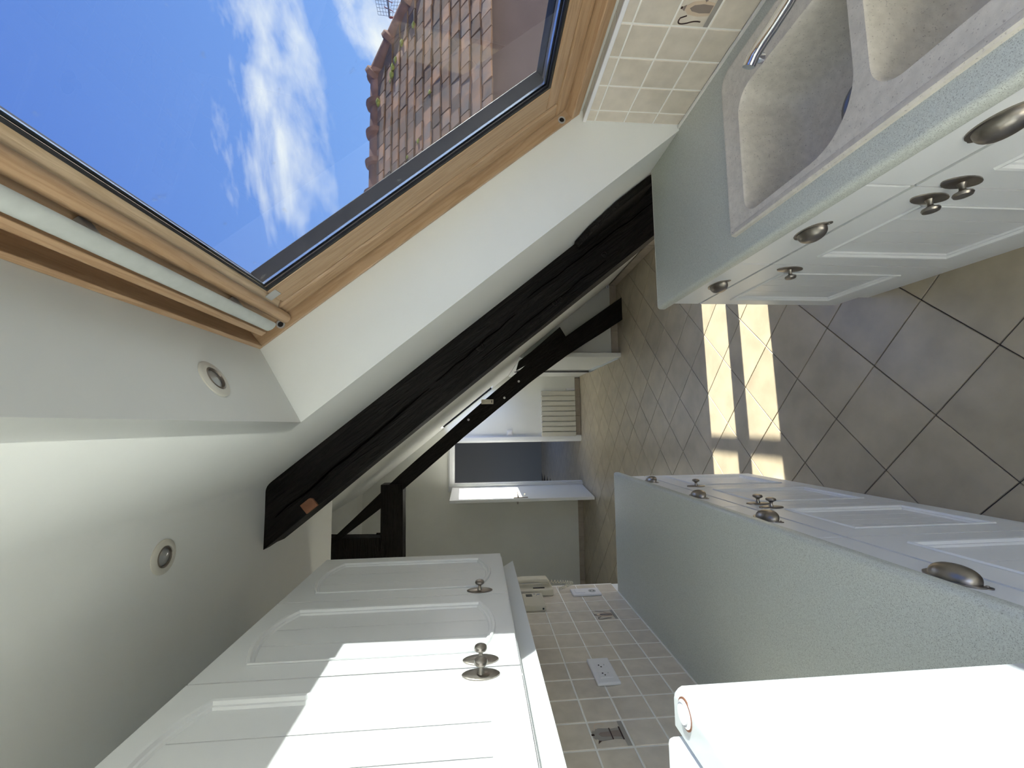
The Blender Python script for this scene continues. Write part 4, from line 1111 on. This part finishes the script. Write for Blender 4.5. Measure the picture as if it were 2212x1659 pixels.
# radiator
rd = empty('radiator', (0.17, YB - 0.04, 0.09)); tag(rd, 'cream panel radiator with upright slats on the end wall', 'radiator')
n = 9; x0, x1 = -0.186, 0.531
MB().box((x0 + 0.01, YB - 0.035, 0.11), (x1 - 0.01, YB - 0.0, 0.62)).build('back_plate', 'radiator_cream', rd)
for k in range(n):
    a = x0 + (x1 - x0) * k / n; b = x0 + (x1 - x0) * (k + 1) / n - 0.013
    MB().box((a, YB - 0.062, 0.092), (b, YB - 0.036, 0.636)).build('slat', 'radiator_cream', rd, bevel=0.004, seg=1)
MB().box((x1 + 0.004, YB - 0.05, 0.095), (x1 + 0.03, YB - 0.02, 0.23)).build('control_box', 'plastic_white', rd, bevel=0.004)
sw = empty('light_switch', (-0.124, YB, 1.13)); tag(sw, 'square white light switch beside the doorway', 'light switch')
MB().box((-0.166, YB - 0.010, 1.088), (-0.082, YB - 0.0, 1.172)).build('plate', 'plastic_white', sw, bevel=0.003)
MB().box((-0.148, YB - 0.016, 1.106), (-0.100, YB - 0.0095, 1.154)).build('rocker', 'plastic_white', sw, bevel=0.002)

# ================================================================== NEIGHBOURING ROOF
RY, RZ = 5.2, 2.92
nh = empty('neighbouring_house', (3.7, 4.6, 0)); tag(nh, 'old brown clay-tiled roof of the neighbouring house outside the skylight', 'building')
dR = Vector((0, -0.70711, -0.70711)); nR = Vector((0, -0.70711, 0.70711))
def rp(x, d, o): 
    p = Vector((x, RY, RZ)) + dR * d + nR * o
    return p
RIDGE_X1 = 4.52
def hip_x(d): return RIDGE_X1 + 0.72 * d
LEN = 1.98
XW0 = 2.15
MB().prism([rp(XW0, 0, -0.02), rp(RIDGE_X1, 0, -0.02), rp(hip_x(LEN), LEN, -0.02), rp(XW0, LEN, -0.02)], nR * -0.05).build('roof_base', 'roof_felt', nh)
# far and hip sides so the house is a solid
MB().add([rp(RIDGE_X1, 0, -0.03), rp(hip_x(LEN), LEN, -0.03), Vector((hip_x(LEN), RY + 0.12, 0.9)), Vector((RIDGE_X1, RY + 0.12, RZ - 0.05))], [(0, 1, 2, 3)]).build('hip_side', 'roof_felt', nh)
eave = rp(0, LEN, 0)
MB().box((XW0, eave.y + 0.12, -1.0), (hip_x(LEN) - 0.1, RY + 0.1, eave.z - 0.05)).build('house_wall', 'render_wall', nh)
MB().box((XW0, RY, eave.z - 0.1), (RIDGE_X1, RY + 0.1, RZ - 0.03)).build('rear_wall', 'render_wall', nh)  # unseen, upright instead of sloped so sun passes to the hall window
tw, te = 0.172, 0.150
tmesh = []
for k in range(4):
    w_ = tw - 0.004
    ln = te * 1.5
    bmx = bmesh.new()
    pts = [(-w_/2, 0, 0.0), (w_/2, 0, 0.0), (w_/2, -ln, 0.0), (-w_/2, -ln, 0.0)]
    up = [(-w_/2, 0, 0.012), (w_/2, 0, 0.012), (w_/2 - 0.003 * k, -ln + 0.004 * (k - 1), 0.016), (-w_/2 + 0.002 * k, -ln - 0.005 * (k - 2), 0.016)]
    a = [bmx.verts.new(p) for p in pts]; b = [bmx.verts.new(p) for p in up]
    bmx.faces.new(b); bmx.faces.new(a[::-1])
    for i in range(4): bmx.faces.new((a[i], a[(i+1)%4], b[(i+1)%4], b[i]))
    bmesh.ops.recalc_face_normals(bmx, faces=bmx.faces)
    me = bpy.data.meshes.new('roof_tile'); bmx.to_mesh(me); bmx.free(); me.materials.append(MATS['roof_tile']); tmesh.append(me)
cnt = 0
rows = int(LEN / te)
for r in range(rows):
    d = 0.06 + r * te
    x = XW0 + (tw / 2 if r % 2 else 0)
    while x < min(hip_x(d) - 0.02, 5.35):
        if cnt < 299 and x > 2.45 + 0.018 * r:
            p = rp(x + random.uniform(-0.006, 0.006), d, 0.006)
            o = inst('roof_tile', random.choice(tmesh), nh, p, (math.radians(45 - 6.5 + random.uniform(-1.2, 1.2)), random.uniform(-0.02, 0.02), random.uniform(-0.02, 0.02)))
            cnt += 1
        x += tw
# ridge tiles and the hip tiles
def half_round(name, p, q, r0_, r1_, seed):
    p = Vector(p); q = Vector(q); t = (q - p).normalized(); sd = t.cross(Vector((0, 0, 1))).normalized(); up = sd.cross(t)
    rings = []
    for k, (f, r) in enumerate(((0, r0_), (0.5, (r0_ + r1_) / 2), (0.80, r1_), (0.84, r1_ * 1.36), (0.96, r1_ * 1.46), (1.0, r1_ * 1.2))):
        c = p.lerp(q, f)
        rings.append([c + sd * r * math.cos(a) + up * r * (math.sin(a) + 0.06 * noise.noise(Vector((k * 2.1, a * 2, seed)))) for a in [math.pi * (i / 12 * 1.25 - 0.125) for i in range(13)]])
    MB().loft(rings, close=True).build(name, 'ridge_tile', nh, smooth=True)
k = 0; xr = RIDGE_X1
while xr > XW0:
    half_round('ridge_tile', (xr - 0.40, RY + 0.03, RZ - 0.055), (xr + 0.03, RY + 0.03, RZ - 0.045), 0.12, 0.112, k); xr -= 0.40; k += 1
for k in range(6):
    a = rp(hip_x(k * 0.36), k * 0.36, -0.01); b = rp(hip_x((k + 1) * 0.36), (k + 1) * 0.36, -0.01)
    half_round('hip_tile', b, a + (a - b).normalized() * 0.04, 0.10, 0.10, 20 + k)
for (mx, md, ms) in ((4.25, 0.42, 0.05), (4.34, 0.44, 0.045), (4.18, 0.40, 0.03), (4.05, 0.13, 0.05), (3.62, 1.15, 0.03), (4.55, 0.62, 0.04), (4.62, 0.85, 0.04), (3.15, 0.95, 0.028), (3.05, 0.75, 0.022), (4.40, 0.50, 0.04)):
    mb = MB(); bmx = bmesh.new(); bmesh.ops.create_icosphere(bmx, subdivisions=2, radius=ms)
    for v in bmx.verts:
        v.co *= 1 + 0.35 * noise.noise(v.co * 40); v.co.z *= 0.6
    base = rp(mx, md, 0.035)
    mb.add([base + v.co for v in bmx.verts], [tuple(v.index for v in f.verts) for f in bmx.faces]); bmx.free()
    mb.build('moss', 'moss', nh, smooth=True)

an = empty('tv_antenna', (5.38, 5.2, 2.45)); tag(an, 'small television antenna on the neighbouring roof against the sky', 'antenna')
J = Vector((5.352, 5.2, 2.755))
MB().tube([(5.40, 5.2, 2.1), (5.395, 5.2, 2.53)], 0.014, 8).build('mast', 'antenna_grey', an)
MB().tube([(5.395, 5.2, 2.51), (5.36, 5.2, 2.66), J], 0.012, 8).build('arm', 'antenna_red', an)
MB().tube([J, J + Vector((0.30, -0.10, 0.02))], 0.012, 8).build('boom', 'antenna_grey', an)
for sgn in (-1, 1):
    g = MB()
    o0 = J + Vector((0.02, 0, 0.0)); up = Vector((0.03, 0.02, 0.15 * sgn)); ax = Vector((0.26, -0.05, 0.05 * sgn))
    for k in range(7): g.tube([o0 + ax * (k / 6), o0 + ax * (k / 6) + up], 0.0022, 5)
    for k in range(5): g.tube([o0 + up * (k / 4), o0 + up * (k / 4) + ax], 0.0022, 5)
    g.build('reflector_grid', 'antenna_grey', an)
for k in range(3):
    c = J + Vector((0.30, -0.10, 0.02)) * (0.3 + 0.3 * k)
    MB().tube([c + Vector((-0.03, 0, -0.06)), c + Vector((0.03, 0, 0.06))], 0.005, 6).build('dipole', 'antenna_red', an)
